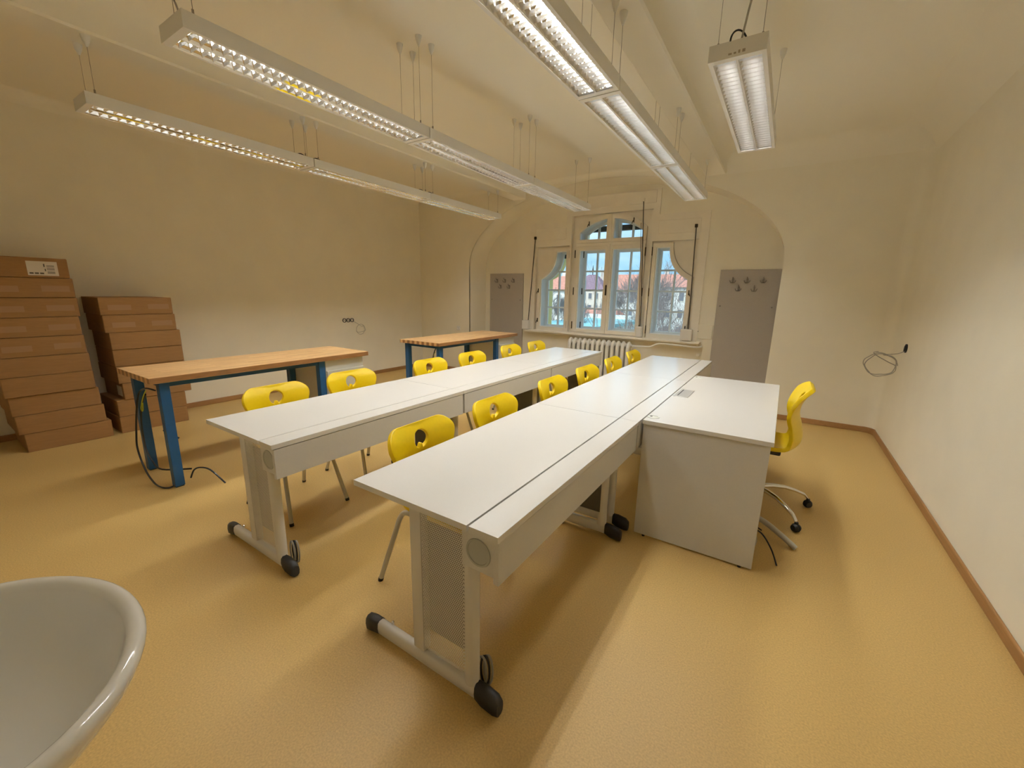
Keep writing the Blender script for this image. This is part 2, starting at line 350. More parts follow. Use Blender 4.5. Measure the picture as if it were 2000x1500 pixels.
def window(idx, label, sashes, reveal_loops):
    root = ob('window_%d' % idx, None); root['kind'] = 'structure'; root['label'] = label
    for out_, op in sashes:
        s_ = put('sash', MB().plate(out_, [op], 6.360, 6.425, XZ), M['white_wood'], root)
        op2 = shrink(op, 0.006)
        put('bead', MB().plate(op, [shrink(op, 0.010)], 6.385, 6.42, XZ), M['white_out'], s_)
        put('glass', MB().plate(shrink(op, 0.008), [], 6.398, 6.402, XZ), M['glass'], s_)
        # outer sash with glazing bars
        oo = put('outer_sash', MB().plate(shrink(op, -0.035), [shrink(op, 0.028)], YO, YO+0.04, XZ), M['white_out'], root)
        put('glass', MB().plate(shrink(op, 0.02), [], YO+0.020, YO+0.024, XZ), M['glass'], oo)
        xs = [p[0] for p in op]; zs = [p[1] for p in op]; xm = (min(xs)+max(xs))/2; hgt = max(zs)-min(zs)
        def zmax(x):
            best = max(zs)
            for i in range(len(op)):
                a, b_ = op[i], op[i-1]
                if (a[0]-x)*(b_[0]-x) < 0:
                    z = a[1]+(b_[1]-a[1])*(x-a[0])/(b_[0]-a[0])
                    if z > min(zs)+0.1: best = min(best, z)
            return best
        def xspan(z):
            X = []
            for i in range(len(op)):
                a, b_ = op[i], op[i-1]
                if (a[1]-z)*(b_[1]-z) < 0: X.append(a[0]+(b_[0]-a[0])*(z-a[1])/(b_[1]-a[1]))
            return min(X), max(X)
        top = zmax(xm)
        if hgt > 1 and idx != 2: top = 1.822
        put('glazing_bar', MB().rbox(xm-0.013, xm+0.013, YO-0.004, YO+0.044, min(zs)+0.01, top-0.01, 0.003), M['white_out'], oo)
        if hgt > 1:
            for z in (1.217, 1.515, 1.822):
                a, b_ = xspan(z)
                put('glazing_bar', MB().rbox(a+0.005, b_-0.005, YO-0.003, YO+0.043, z-0.013, z+0.013, 0.003), M['white_out'], oo)
        put('lining', MB().loft([[(x, 6.42, z) for x, z in shrink(op, -0.012)], [(x, YO+0.005, z) for x, z in shrink(op, -0.012)]]), M['white_out'], root)
    for l in []:
        put('outer_reveal', MB().loft([[(x, YO+0.04, z) for x, z in l], [(x, YO+0.36, z) for x, z in l]]), M['facade_yellow'], root)
        put('outer_frame', MB().plate(shrink(l, -0.06), [l], YO+0.03, YO+0.045, XZ), M['white_out'], root)
    return root
w1 = window(1, 'narrow casement window with curved corner beside the left coat board', [(shL, opL)], [shrink(opL, -0.02)])
w2 = window(2, 'wide double casement window with arched fanlight above the radiator', [(shC1, opC1), (mir(shC1), mir(opC1)), ], [shrink([(-2.89, 0.892), (2*CX+2.89, 0.892), (2*CX+2.89, 2.136), (-2.89, 2.136)], -0.02)])
w3 = window(3, 'narrow casement window with curved corner beside the right coat board', [(mir(shL), mir(opL))], [mir(shrink(opL, -0.02))])
# fanlight belongs to window_2
fan = put('fanlight', MB().plate(shA, [opA1, mir(opA1)], 6.360, 6.425, XZ), M['white_wood'], w2)
put('fanlight_mullion', MB().rbox(CX-0.022, CX+0.022, 6.350, 6.37, 2.245, 2.645, 0.005), M['white_wood'], fan)
for op in (opA1, mir(opA1)):
    put('glass', MB().plate(shrink(op, 0.008), [], 6.398, 6.402, XZ), M['glass'], fan)
    put('lining', MB().loft([[(x, 6.42, z) for x, z in shrink(op, -0.012)], [(x, YO+0.005, z) for x, z in shrink(op, -0.012)]]), M['white_out'], w2)
    oo = put('outer_sash', MB().plate(shrink(op, -0.035), [shrink(op, 0.03)], YO, YO+0.04, XZ), M['white_out'], w2)
    put('glass', MB().plate(shrink(op, 0.02), [], YO+0.02, YO+0.024, XZ), M['glass'], oo)
    xm = (min(p[0] for p in op)+max(p[0] for p in op))/2
    put('glazing_bar', MB().rbox(xm-0.013, xm+0.013, YO-0.004, YO+0.044, 2.31, 2.50, 0.003), M['white_out'], oo)
rv = list(reversed(bez((-3.345, 2.155), (-3.35, 1.80), (-3.62, 1.70), 10)))
rv = [(-3.62, 0.85)]+rv+[(-2.97, 2.17)]+list(reversed(arcseg(RA+0.01, 2*CX+2.95, -2.95, 24)))
rv = rv+[(2*CX-x, z) for x, z in reversed(rv[:13])]
put('outer_reveal', MB().loft([[(x, YO+0.06, z) for x, z in rv], [(x, YO+0.30, z) for x, z in rv]]), M['facade_yellow'], w2)
put('outer_frame', MB().plate(back[:3]+[(-1.70, 2.45), (-1.70, 2.72), (-3.09, 2.72), (-3.09, 2.45), (-3.70, 2.45)], [shrink(q_, -0.02) for q_ in (opL, opC1, mir(opC1), opA1, mir(opA1), mir(opL))], YO+0.036, YO+0.062, XZ), M['white_out'], w2)
put('outer_blind_box', MB().box(-2.95, -1.84, YO+0.10, YO+0.20, 2.455, 2.53), M['dark_eave'], w2)
put('outer_blind_box', MB().box(-3.40, -3.08, YO+0.08, YO+0.18, 2.05, 2.16), M['dark_eave'], w1)
put('transom', MB().rbox(-2.955, 2*CX+2.955, 6.366, 6.40, 2.19, 2.240, 0.006), M['white_wood'], w2)
put('meeting_stile', MB().rbox(CX-0.020, CX+0.020, 6.343, 6.37, 0.84, 2.215, 0.007), M['white_wood'], w2)
hd = put('bolt_handle', MB().rbox(CX-0.013, CX+0.013, 6.325, 6.345, 1.44, 1.60, 0.008), M['bronze'], w2)
def hinge(parent, x, z, L=0.12, y=6.354): put('hinge', MB().cyl((x, y, z-L/2), (x, y, z+L/2), 0.0085, 8), M['bronze'], parent)
for z in (2.08, 1.50, 0.95):
    hinge(w1, -3.052, z); hinge(w2, -2.955, z); hinge(w2, 2*CX+2.955, z); hinge(w3, 2*CX+3.052, z)
    for wn, x in ((w2, -2.868), (w3, 2*CX+3.09)): hinge(wn, x, z, 0.10, 6.50)
def latch(parent, x, z, s=1):
    put('latch', MB().rbox(x-0.006, x+0.006, 6.342, 6.362, z-0.035, z+0.035, 0.004).tube([(x, 6.350, z), (x-s*0.012, 6.335, z-0.02), (x-s*0.02, 6.335, z-0.05)], 0.006, 6), M['bronze'], parent)
for z in (1.50, 1.0): latch(w1, -3.612, z); latch(w3, 2*CX+3.612, z, -1)
latch(w2, -2.74, 2.525); latch(w2, -2.04, 2.53)
sill = struct('windowsill', MB().rbox(-3.81, -0.95, 6.24, 6.40, 0.795, 0.826, 0.008).rbox(-3.78, -0.98, 6.30, 6.36, 0.765, 0.797, 0.006), M['white_wood'])
# blind straps with their winder boxes
def strap(label, top, bot, box):
    t_ = thing('blind_strap', label, 'blind strap', (0, 0, 0), 0, 'straps of the roller blinds')
    put('strap', MB().tube([(top[0], 6.322, top[1]), (bot[0], 6.315, bot[1])], 0.0075, 6), M['strap'], t_)
    if len(box) > 4: put('strap', MB().tube([(top[0]-0.012, 6.325, top[1]-0.3), (bot[0]-0.022, 6.318, bot[1])], 0.004, 6), M['strap'], t_)
    put('guide', MB().rbox(top[0]-0.018, top[0]+0.018, 6.305, 6.34, top[1]-0.015, top[1]+0.03, 0.005), M['white_wood'] if len(box) > 4 else M['bronze'], t_)
    put('winder_box', MB().rbox(box[0], box[1], 6.235, 6.325, box[2], box[3], 0.012, 3), M['lamp_white'], t_)
strap('dark blind strap hanging slack into a white winder box beside the left coat board', (-3.683, 2.35), (-3.776, 0.99), (-3.86, -3.735, 0.83, 0.99))
strap('longest dark blind strap, running down beside the wide middle window', (-1.91, 2.78), (-1.80, 0.99), (-1.845, -1.765, 0.835, 0.995, 1))
strap('dark blind strap ending in a large white winder box near the right coat board', (-1.166, 2.38), (-1.125, 0.99), (-1.215, -1.06, 0.835, 0.995))

# ---------------------------------------------------------------- radiator and pipes
rad = thing('radiator', 'white cast-iron column radiator under the wide middle window', 'radiator')
nsec = 13; x0 = -2.925; px = 1.045/nsec
for i in range(nsec):
    xc = x0+px*(i+0.5)
    m_ = MB()
    pts = [(xc, 6.15, 0.14), (xc, 6.15, 0.66), (xc, 6.165, 0.715), (xc, 6.21, 0.738), (xc, 6.26, 0.715), (xc, 6.275, 0.66), (xc, 6.275, 0.14), (xc, 6.26, 0.10), (xc, 6.21, 0.085), (xc, 6.165, 0.10)]
    m_.tube(pts, 0.027, 10, closed=True)
    m_.tube([(xc-px*0.5, 6.21, 0.70), (xc-px*0.2, 6.21, 0.70), (xc+px*0.2, 6.21, 0.70), (xc+px*0.5, 6.21, 0.70)], [0.026, 0.042, 0.042, 0.026], 12)
    m_.tube([(xc-px*0.5, 6.21, 0.12), (xc+px*0.5, 6.21, 0.12)], 0.025, 10)
    m_.box(xc-0.012, xc+0.012, 6.15, 6.275, 0.12, 0.68)
    put('section', m_, M['rad'], rad, 50)
for xx in (x0+px*0.7, x0+px*(nsec-0.7)):
    put('foot', MB().tube([(xx, 6.21, 0.12), (xx, 6.21, 0.0)], [0.02, 0.028], 8), M['rad'], rad, 50)
put('valve', MB().lathe([(0, 0), (0.02, 0), (0.024, 0.02), (0.016, 0.03), (0.02, 0.05), (0.014, 0.07), (0, 0.07)], (-1.885, 6.21, 0.70), 12, 'X'), M['alu'], rad, 40)
put('pipe', MB().tube(crom([(-1.82, 6.21, 0.70), (-1.68, 6.21, 0.705), (-1.60, 6.22, 0.712), (-1.52, 6.24, 0.755), (-1.40, 6.25, 0.765), (-1.1, 6.25, 0.755), (-0.98, 6.25, 0.752), (-0.94, 6.28, 0.755), (-0.93, 6.352, 0.762)], 5), 0.014, 10), M['rad'], rad, 60)
tag(put('pipe_stub', MB().lathe([(0, -0.06), (0.02, -0.06), (0.024, -0.045), (0.014, -0.03), (0.014, 0), (0, 0)], (-0.96, 6.36, 0.64), 12, 'Y'), M['white_wood'], smooth=40), 'small painted pipe stub on the niche wall below the radiator pipe', 'pipe stub')
hp = thing('wall_hatch', 'cream square hatch cover beside the right winder box', 'hatch')
put('cover', MB().rbox(-1.022, -0.815, 6.346, 6.362, 0.872, 1.062, 0.003), M['wall'], hp)
put('keyhole', MB().cyl((-1.0, 6.349, 0.97), (-1.0, 6.340, 0.97), 0.008, 10), M['black'], hp)

# ---------------------------------------------------------------- coat boards
def coat_board(label, x0, x1, z0, z1):
    t_ = thing('coat_board', label, 'coat rack', (0, 0, 0), 0, 'coat boards in the niche')
    put('board', MB().rbox(x0, x1, 6.336, 6.356, z0, z1, 0.002), M['coat'], t_)
    wd_ = x1-x0
    for u, z in ((0.23, 1.66), (0.47, 1.66), (0.73, 1.66), (0.34, 1.555), (0.60, 1.555)):
        x = x0+u*wd_
        h = MB().rbox(x-0.012, x+0.012, 6.326, 6.337, z-0.03, z+0.035, 0.004)
        h.tube(crom([(x, 6.33, z+0.015), (x, 6.30, z+0.02), (x, 6.285, z+0.05)], 4), 0.006, 8)
        for s in (-1, 1): h.tube(crom([(x, 6.33, z-0.015), (x+s*0.02, 6.305, z-0.022), (x+s*0.036, 6.298, z+0.008)], 4), 0.0055, 8)
        put('coat_hook', h, M['hook'], t_, 50)
    for u in (0.06, 0.92): put('screw', MB().lathe([(0, -0.006), (0.009, -0.004), (0.011, 0)], (x0+u*wd_, 6.336, 1.33), 10, 'Y'), M['hook'], t_)
coat_board('grey coat board with five hooks on the niche wall behind the far workbench', -4.628, -3.912, 0.12, 1.787)
coat_board('grey coat board with five hooks on the niche wall behind the teacher desk', -0.80, -0.10, 0.12, 1.805)

# ---------------------------------------------------------------- ceiling lights
LU, LW, LH, ZF = 1.44, 0.235, 0.068, 2.5
def loop_rect(x0, x1, y0, y1): return [(x0, y0), (x1, y0), (x1, y1), (x0, y1)]
hl = LU/2
hm = MB()
bays = [loop_rect(-0.0995, -0.0045, -hl+0.035, hl-0.035), loop_rect(0.0045, 0.0995, -hl+0.035, hl-0.035)]
hm.plate(loop_rect(-LW/2, LW/2, -hl, hl), bays, 0, 0.003, XY)
hm.plate(loop_rect(-LW/2, LW/2, -hl, hl), [loop_rect(-LW/2+0.002, LW/2-0.002, -hl+0.002, hl-0.002)], 0.003, LH-0.003, XY)
hm.box(-LW/2, LW/2, -hl, hl, LH-0.003, LH)
housing_me = hm.mesh('housing', M['lamp_white'])
rf = MB()
for s in (-1, 1):
    pr = [(0.052+x, 0.0478-x*x/0.0472) for x in [0.0474*(k/9-1) for k in range(19)]]
    pr = [(s*x, z) for x, z in pr]
    rf.loft([[(x, -hl+0.035, z) for x, z in pr], [(x, hl-0.035, z) for x, z in pr]], closed=False)
    for y in (-hl+0.035, hl-0.035): rf.add([(x, y, z) for x, z in pr], [tuple(range(len(pr)))])
reflector_me = rf.mesh('reflector', M['parabola'], 60)
bl = MB()
w0, z0, z1 = 0.0455, 0.003, 0.021
secs = [(z0, 0.0006, w0), (0.009, 0.0014, 0.0425), (0.015, 0.0028, 0.039), (z1, 0.0050, 0.0355)]
bl.loft([[(-ww, -t_, z), (ww, -t_, z), (ww, t_, z), (-ww, t_, z)] for z, t_, ww in secs], caps=True)
blade_me = bl.mesh('louver_blade', M['mirror'], 60)
tm = MB().cyl((0, -hl+0.05, 0), (0, hl-0.05, 0), 0.008, 12)
tube_on_me = tm.mesh('lit_tube', M['tube_on'], 60); tube_off_me = tm.mesh('unlit_tube', M['tube_off'], 60)
cup_me = MB().lathe([(0, 0), (0.006, 0), (0.010, 0.012), (0.017, 0.03), (0.021, 0.05), (0.022, 0.06), (0, 0.06)], n=14).mesh('ceiling_cup', M['lamp_white'], 50)
grip_me = MB().cyl((0, 0, 0), (0, 0, 0.028), 0.005, 8).mesh('wire_grip', M['wire'], 50)
NBL = 30
def ceiling_light(label, x, yc, on, zc_l, zc_r, dxl, group, parts_full=True):
    t_ = thing('ceiling_light', label, 'ceiling light', (x, yc, ZF), 0, group)
    ob('housing', housing_me, t_)
    rfl = ob('reflector', reflector_me, t_)
    for s in (-1, 1):
        ob('lit_tube' if on else 'unlit_tube', tube_on_me if on else tube_off_me, t_, (s*0.052, 0, 0.0365))
        for k in range(NBL):
            ob('louver_blade', blade_me, rfl, (s*0.052, -hl+0.06+(LU-0.12)*k/(NBL-1), 0))
    for s, zc, dx in ((-1, zc_l, dxl), (1, zc_r, 0.09)):
        for sy in (-1, 1):
            y = sy*(hl-0.055); h = zc-ZF
            wr = put('suspension_wire', MB().cyl((s*dx, y, LH), (s*dx, y, h-0.055), 0.0013, 5), M['wire'], t_)
            ob('wire_grip', grip_me, wr, (s*dx, y, LH)); ob('ceiling_cup', cup_me, wr, (s*dx, y, h-0.06))
    return t_
Y0 = 0.905
def power_loop(t_, y, r=0.035):
    put('power_cable', MB().tube([(0.03*math.cos(a), y+r*math.cos(a), LH-0.005+r*1.3*math.sin(a)) for a in [i*PI/12 for i in range(13)]], 0.004, 6), M['cable_black'], t_, 60)
ords = ['nearest', 'middle', 'farthest']
for k in range(3):
    yc = Y0+1.45*(k+0.5)
    a1 = ceiling_light('hanging louvre light, %s of the three in the row along the left ceiling beam' % ords[k], -3.76, yc, True, 2.88, 2.88, 0.075, 'lights along the left beam')
    a2 = ceiling_light('hanging louvre light, %s of the three in the row over the left desk row' % ords[k], -2.37, yc, True, ZC, ZC, 0.09, 'lights over the left desk row')
    a3 = ceiling_light('bright louvre light, %s of three in the row above the right desk row' % ords[k], -1.005, yc, True, ZC, 2.89, 0.09, 'lights over the right desk row')
    for t_ in (a1, a2, a3):
        if k < 2: power_loop(t_, hl-0.05)
        if k: power_loop(t_, -hl+0.09)
    if k == 0:
        put('supply_cable', MB().tube(crom([(0.0, -hl+0.04, LH), (-0.02, -hl+0.03, 0.16), (-0.07, -hl-0.06, 0.35), (-0.08, -hl-0.10, ZC-ZF)], 6), 0.004, 6), M['cable_grey'], a2, 60)
a4 = ceiling_light('single bright louvre light hanging alone above the teacher desk', -0.337, 3.035, True, ZC, ZC, 0.09, None)
power_loop(a4, -hl+0.03, 0.04)
put('supply_cable', MB().tube(crom([(0.01, -hl+0.02, LH), (0.03, -hl+0.0, 0.18), (0.06, -hl-0.02, 0.36), (0.05, -hl-0.06, ZC-ZF)], 6), 0.005, 6), M['cable_grey'], a4, 60)
pm = MB()
for x_, w_ in ((-0.034, 0.014), (-0.012, 0.010), (0.006, 0.008), (0.022, 0.012)): pm.box(x_, x_+w_, -hl-0.0012, -hl+0.001, 0.012, 0.019 if x_ < 0 else 0.024)
put('print', pm, mat('faded_print', (0.40, 0.35, 0.28), 0.8), a4)

# ---------------------------------------------------------------- student desks
TZ = 0.74; TH = 0.022
def perf_panel(x0, x1, z0, z1, pitch=0.0076):
    m_ = MB(); nx = int((x1-x0)/pitch); nz_ = int((z1-z0)/pitch); rr = pitch*0.33
    for j in range(nz_):
        off = pitch/2 if j % 2 else 0
        zc_ = z0+(j+0.5)*pitch; xs = x0+off
        for i in range(nx-(1 if off else 0)):
            cx_ = xs+(i+0.5)*pitch; h = pitch/2
            sq = [(cx_-h, zc_-h), (cx_, zc_-h), (cx_+h, zc_-h), (cx_+h, zc_), (cx_+h, zc_+h), (cx_, zc_+h), (cx_-h, zc_+h), (cx_-h, zc_)]
            hx = [(cx_+rr*math.cos(a), zc_+rr*math.sin(a)) for a in [-3*PI/4+k*PI/4 for k in range(8)]]
            m_.add([(x, 0, z) for x, z in sq+hx], [(k, (k+1) % 8, 8+(k+1) % 8, 8+k) for k in range(8)])
        if off:
            m_.add([(x0, 0, zc_-pitch/2), (x0+off, 0, zc_-pitch/2), (x0+off, 0, zc_+pitch/2), (x0, 0, zc_+pitch/2)], [(0, 1, 2, 3)])
            e = x0+off+(nx-1)*pitch; m_.add([(e, 0, zc_-pitch/2), (x1, 0, zc_-pitch/2), (x1, 0, zc_+pitch/2), (e, 0, zc_+pitch/2)], [(0, 1, 2, 3)])
    return m_
# leg in desk space: x = 0 at the sitter's edge, 0.67 at the front; near face at y = 0
lg = MB().rbox(0.243, 0.298, -0.018, 0.022, 0.085, 0.712, 0.005)
half = [(0.490+0.030*math.cos(a)*0+0.03+0.027*math.cos(a), 0.002+0.027*math.sin(a)) for a in [i*2*PI/14 for i in range(14)]]
lg.loft([[(x, y, 0.075) for x, y in half], [(x, y, 0.70) for x, y in half]], caps=True)
lg.box(0.12, 0.56, -0.02, 0.025, 0.700, 0.718)
def foot_loop(x, w, z0, z1, k=10):
    return [(x, w*math.copysign(abs(math.cos(a))**0.7, math.cos(a)), (z0+z1)/2+(z1-z0)/2*math.copysign(abs(math.sin(a))**0.7, math.sin(a))) for a in [i*2*PI/k for i in range(k)]]
ft = MB().loft([foot_loop(x, 0.021, 0.020, 0.084) for x in (0.005, 0.15, 0.45, 0.58)], caps=True)
caps = [MB().loft([foot_loop(x, w, a, b_) for x, w, a, b_ in ((0.030, 0.0225, 0.018, 0.086), (-0.015, 0.024, 0.008, 0.086), (-0.045, 0.023, 0.003, 0.078), (-0.053, 0.018, 0.006, 0.066))], caps=True),
        MB().loft([foot_loop(x, w, a, b_) for x, w, a, b_ in ((0.545, 0.0225, 0.019, 0.087), (0.575, 0.026, 0.006, 0.088), (0.625, 0.025, 0.0, 0.078), (0.643, 0.020, 0.004, 0.062))], caps=True)]
leg_me = lg.mesh('leg', M['steel_grey'], 40); foot_me = ft.mesh('foot', M['steel_grey'], 50)
cap_mes = [c_.mesh('foot_cap', M['black'], 50) for c_ in caps]
perf_me = perf_panel(0.298, 0.503, 0.105, 0.70).mesh('perforated_panel', M['steel_grey'])
cover_me = MB().rbox(0.250, 0.530, 0.021, 0.027, 0.16, 0.625, 0.002).mesh('cover_plate', M['inner_shade'])
screw_me = MB().lathe([(0, 0.012), (0.006, 0.01), (0.007, 0)], n=8).mesh('adjuster_screw', M['chrome'], 40)
def leg(parent, y, sy):
    l = ob('leg', leg_me, parent, (0, y, 0)); l.scale = (1, sy, 1)
    ob('perforated_panel', perf_me, l, (0, -0.012, 0)); ob('foot', foot_me, l); ob('cover_plate', cover_me, l)
    for c_ in cap_mes: ob('foot_cap', c_, l)
    ob('adjuster_screw', screw_me, l, (0.09, 0.012, 0.086))
def desk(label, x0, y0, L, gap, group):
    t_ = thing('student_desk', label, 'desk', (x0, y0, 0), 0, group)
    e = 0.0016
    put('desktop', MB().box(0, 0.556-gap/2, e, L-e, TZ-TH, TZ), M['laminate'], t_)
    put('cable_flap', MB().box(0.556+gap/2, 0.671, e, L-e, TZ-TH, TZ), M['laminate'], t_)
    tr_ = MB().box(0.510, 0.524, 0.05, L-0.05, 0.572, 0.714).box(0.510, 0.648, 0.05, L-0.05, 0.572, 0.584)
    put('cable_trough', tr_, M['lam_side'], t_)
    put('front_panel', MB().rbox(0.648, 0.668, 0.012, L-0.004, 0.566, 0.714, 0.0015, 1), M['lam_side'], t_)
    for y, sgn in ((0.028, -1), (L-0.040, 1)):
        circ = [(0.578+0.046*math.cos(a), 0.640+0.046*math.sin(a)) for a in [i*2*PI/28 for i in range(28)]]
        ep = put('end_plate', MB().plate([(0.512, 0.574), (0.646, 0.574), (0.646, 0.713), (0.512, 0.713)], [circ], y, y+0.012, XZ), M['lam_side'], t_)
        yf = y if sgn < 0 else y+0.012
        gr = MB().lathe([(0.0, sgn*0.001), (0.030, sgn*0.001), (0.040, sgn*0.001), (0.041, sgn*0.003), (0.0475, sgn*0.003), (0.049, 0)], (0.578, yf, 0.640), 28, 'Y')
        put('grommet', gr, M['grom'], ep, 30)
    leg(t_, 0.068, 1); leg(t_, L-0.068, -1)
    return t_
AX, BX = -1.290, -2.563
AL, BL = (5.114-0.894)/3, (5.028-0.897)/3
for k in range(3):
    desk('grey desk with perforated leg panel, %s in the row joined to the teacher desk' % ords[k], AX, 0.894+AL*k, AL, 0.008, 'desks of the right row')
    desk('grey desk with perforated leg panel, %s in the row nearer the workbenches' % ords[k], BX, 0.897+BL*k, BL, 0.005, 'desks of the left row')
# cable bundle behind the near legs
for (x, y, lab) in ((-0.768, 1.00, 'loops of grey cable behind the front foot of the nearest right desk'), (-2.042, 1.00, 'loops of grey cable behind the front foot of the nearest left desk')):
    cb = thing('cable_loop', lab, 'cable', (x, y, 0))
    for i in range(3):
        put('cable', MB().tube([(0.020*math.cos(a)+0.008*i, 0.02+0.008*i, 0.068+0.064*math.sin(a)) for a in [j*2*PI/16 for j in range(16)]], 0.0045, 6, closed=True), M['cable_grey'] if i != 1 else M['cable_black'], cb, 60)

# ---------------------------------------------------------------- teacher desk
td = thing('teacher_desk', 'wide light grey panel-sided teacher desk with silver cable flap', 'desk', (0, 0, 0))
DX0, DX1, DY0, DY1 = -0.612, 0.042, 2.355, 4.046
put('desktop', MB().rbox(DX0, DX1, DY0, DY1, TZ-0.025, TZ, 0.0015, 1), M['laminate'], td)
put('side_panel', MB().rbox(DX0+0.004, DX1-0.012, DY0+0.008, DY0+0.028, 0.012, TZ-0.0255, 0.0015, 1), M['lam_side'], td)
put('side_panel', MB().rbox(DX0+0.004, DX1-0.012, DY1-0.028, DY1-0.008, 0.012, TZ-0.0255, 0.0015, 1), M['lam_side'], td)
put('modesty_panel', MB().rbox(DX0+0.03, DX0+0.05, DY0+0.03, DY1-0.03, 0.20, TZ-0.026, 0.0015, 1), M['lam_side'], td)
for y in (DY0+0.018, DY1-0.018):
    for x in (DX0+0.06, DX1-0.07): put('glide', MB().cyl((x, y, 0), (x, y, 0.014), 0.009, 8), M['black'], td)
fl = put('cable_flap', MB().rbox(-0.600, -0.500, 3.075, 3.345, TZ, TZ+0.004, 0.0015, 1), M['flap'], td)
put('flap_slot', MB().box(-0.578, -0.572, 3.10, 3.32, TZ+0.0035, TZ+0.0046), M['black_hole'], fl)
for y in (2.444, 3.955):
    gm_ = put('grommet', MB().lathe([(0, 0.001), (0.026, 0.001), (0.027, 0.003), (0.034, 0.003), (0.036, 0)], (-0.575, y, TZ), 24), M['grom_light'], td, 30)
    put('grommet_slot', MB().cyl((-0.590, y+0.01, TZ+0.0006), (-0.590, y+0.01, TZ+0.0016), 0.008, 10), M['black_hole'], gm_)

# ---------------------------------------------------------------- chairs
def shell_mesh(name, spine, widths, conc, hole_s, thick, bev=0.008):
    """one-piece seat and back: spine (x, z) front to top; widths/concavity by arc fraction"""
    S = crom([(x, 0, z) for x, z in spine], 8); L = [0]
    for a, b_ in zip(S, S[1:]): L.append(L[-1]+(b_-a).length)
    T = L[-1]
    def at(s):
        s = max(0, min(T, s))
        for i in range(len(L)-1):
            if s <= L[i+1]:
                k = (s-L[i])/(L[i+1]-L[i]); d = (S[min(i+2, len(S)-1)]-S[max(i-1, 0)]).normalized(); return S[i].lerp(S[i+1], k), d
        return S[-1], (S[-1]-S[-2]).normalized()
    def interp(tab, u):
        for (u0, v0), (u1, v1) in zip(tab, tab[1:]):
            if u <= u1: k = (u-u0)/(u1-u0); k = k*k*(3-2*k); return v0+(v1-v0)*k
        return tab[-1][1]
    N = 60
    right = [(interp(widths, i/N), T*i/N) for i in range(N+1)]
    # rounded ends
    def clipw(w, s):
        r0, r1 = 0.05, 0.075
        for e, r in ((s, r0), (T-s, r1)):
            if e < r: w = w-r+math.sqrt(max(0, r*r-(r-e)**2))
        return max(w, 0.02)
    right = [(clipw(w, s), s) for w, s in right]
    extra = [T*k for k in (0.002, 0.006, 0.011, 0.991, 0.995, 0.9985)]
    right = sorted(right+[(clipw(interp(widths, s/T), s), s) for s in extra], key=lambda p: p[1])
    outline = right+[(-w, s) for w, s in reversed(right)]
    hc = T-hole_s
    hole_ = [(0.048*math.cos(a), hc+0.044*math.sin(a)) for a in [-PI*0.30+i*(PI*1.60)/20 for i in range(21)]]
    hole_ += [(-0.014, hc-0.046), (-0.008, hc-0.026), (0.0, hc-0.021), (0.008, hc-0.026), (0.014, hc-0.046)]
    pts = [Vector(p) for p in outline+hole_]; n0 = len(outline); n1 = len(hole_)
    eds = [(i, (i+1) % n0) for i in range(n0)]+[(n0+i, n0+(i+1) % n1) for i in range(n1)]
    for j in range(1, 48):
        s = T*j/48; w = clipw(interp(widths, j/48), s)
        for i in range(-6, 7):
            p = (i/6.6*w, s)
            if (p[0]/0.056)**2+((p[1]-hc)/0.054)**2 > 1: pts.append(Vector(p))
    vs, _, fs, _, _, _ = delaunay_2d_cdt(pts, eds, [], 0, 1e-6)
    def inside(p, l):
        c = False
        for i in range(len(l)):
            a, b_ = l[i], l[i-1]
            if (a[1] > p[1]) != (b_[1] > p[1]) and p[0] < (b_[0]-a[0])*(p[1]-a[1])/(b_[1]-a[1])+a[0]: c = not c
        return c
    keep = []
    for f in fs:
        c = sum((vs[i] for i in f), Vector((0, 0)))/3
        if inside(c, outline) and not inside(c, hole_): keep.append(f)
    out = []
    for v in vs:
        u0 = v[1]/T; w_ = max(0.05, interp(widths, u0)); sv = v[1]-0.025*(abs(v[0])/w_)**2*max(0, (u0-0.82)/0.18)
        p, d = at(sv); nrm = Vector((d.z, 0, -d.x))   # towards the sitter
        if d.x < -0.7: nrm = Vector((d.z, 0, -d.x))
        u = v[1]/T; w = max(0.05, interp(widths, u)); q = abs(v[0])/w
        out.append((p.x+nrm.x*interp(conc, u)*q**2, v[0], p.z+nrm.z*interp(conc, u)*q**2))
    me = bpy.data.meshes.new(name); me.from_pydata(out, [], keep)
    bm = bmesh.new(); bm.from_mesh(me); bmesh.ops.delete(bm, geom=[v for v in bm.verts if not v.link_faces], context='VERTS')
    bmesh.ops.recalc_face_normals(bm, faces=bm.faces); bm.to_mesh(me); bm.free()
    o = bpy.data.objects.new(name, me); COL.objects.link(o); me.materials.append(M['yellow'])
    so = o.modifiers.new('s', 'SOLIDIFY'); so.thickness = thick; so.offset = 0
    be = o.modifiers.new('b', 'BEVEL'); be.width = bev; be.segments = 3; be.limit_method = 'ANGLE'; be.angle_limit = math.radians(50)
    dg = bpy.context.evaluated_depsgraph_get(); res = bpy.data.meshes.new_from_object(o.evaluated_get(dg)); res.name = name
    bpy.data.objects.remove(o)
    res.polygons.foreach_set('use_smooth', [True]*len(res.polygons)); res.set_sharp_from_angle(angle=math.radians(50))
    return res
WID = [(0, 0.185), (0.12, 0.205), (0.35, 0.20), (0.52, 0.178), (0.66, 0.172), (0.78, 0.195), (0.90, 0.222), (1.0, 0.215)]
CON = [(0, 0.0), (0.2, 0.012), (0.42, 0.03), (0.55, 0.055), (0.75, 0.050), (0.90, 0.034), (1.0, 0.022)]
SP = [(0.225, 0.412), (0.205, 0.438), (0.12, 0.450), (0, 0.442), (-0.10, 0.434), (-0.160, 0.447), (-0.200, 0.487), (-0.215, 0.55), (-0.203, 0.62), (-0.187, 0.69), (-0.192, 0.75), (-0.222, 0.815)]
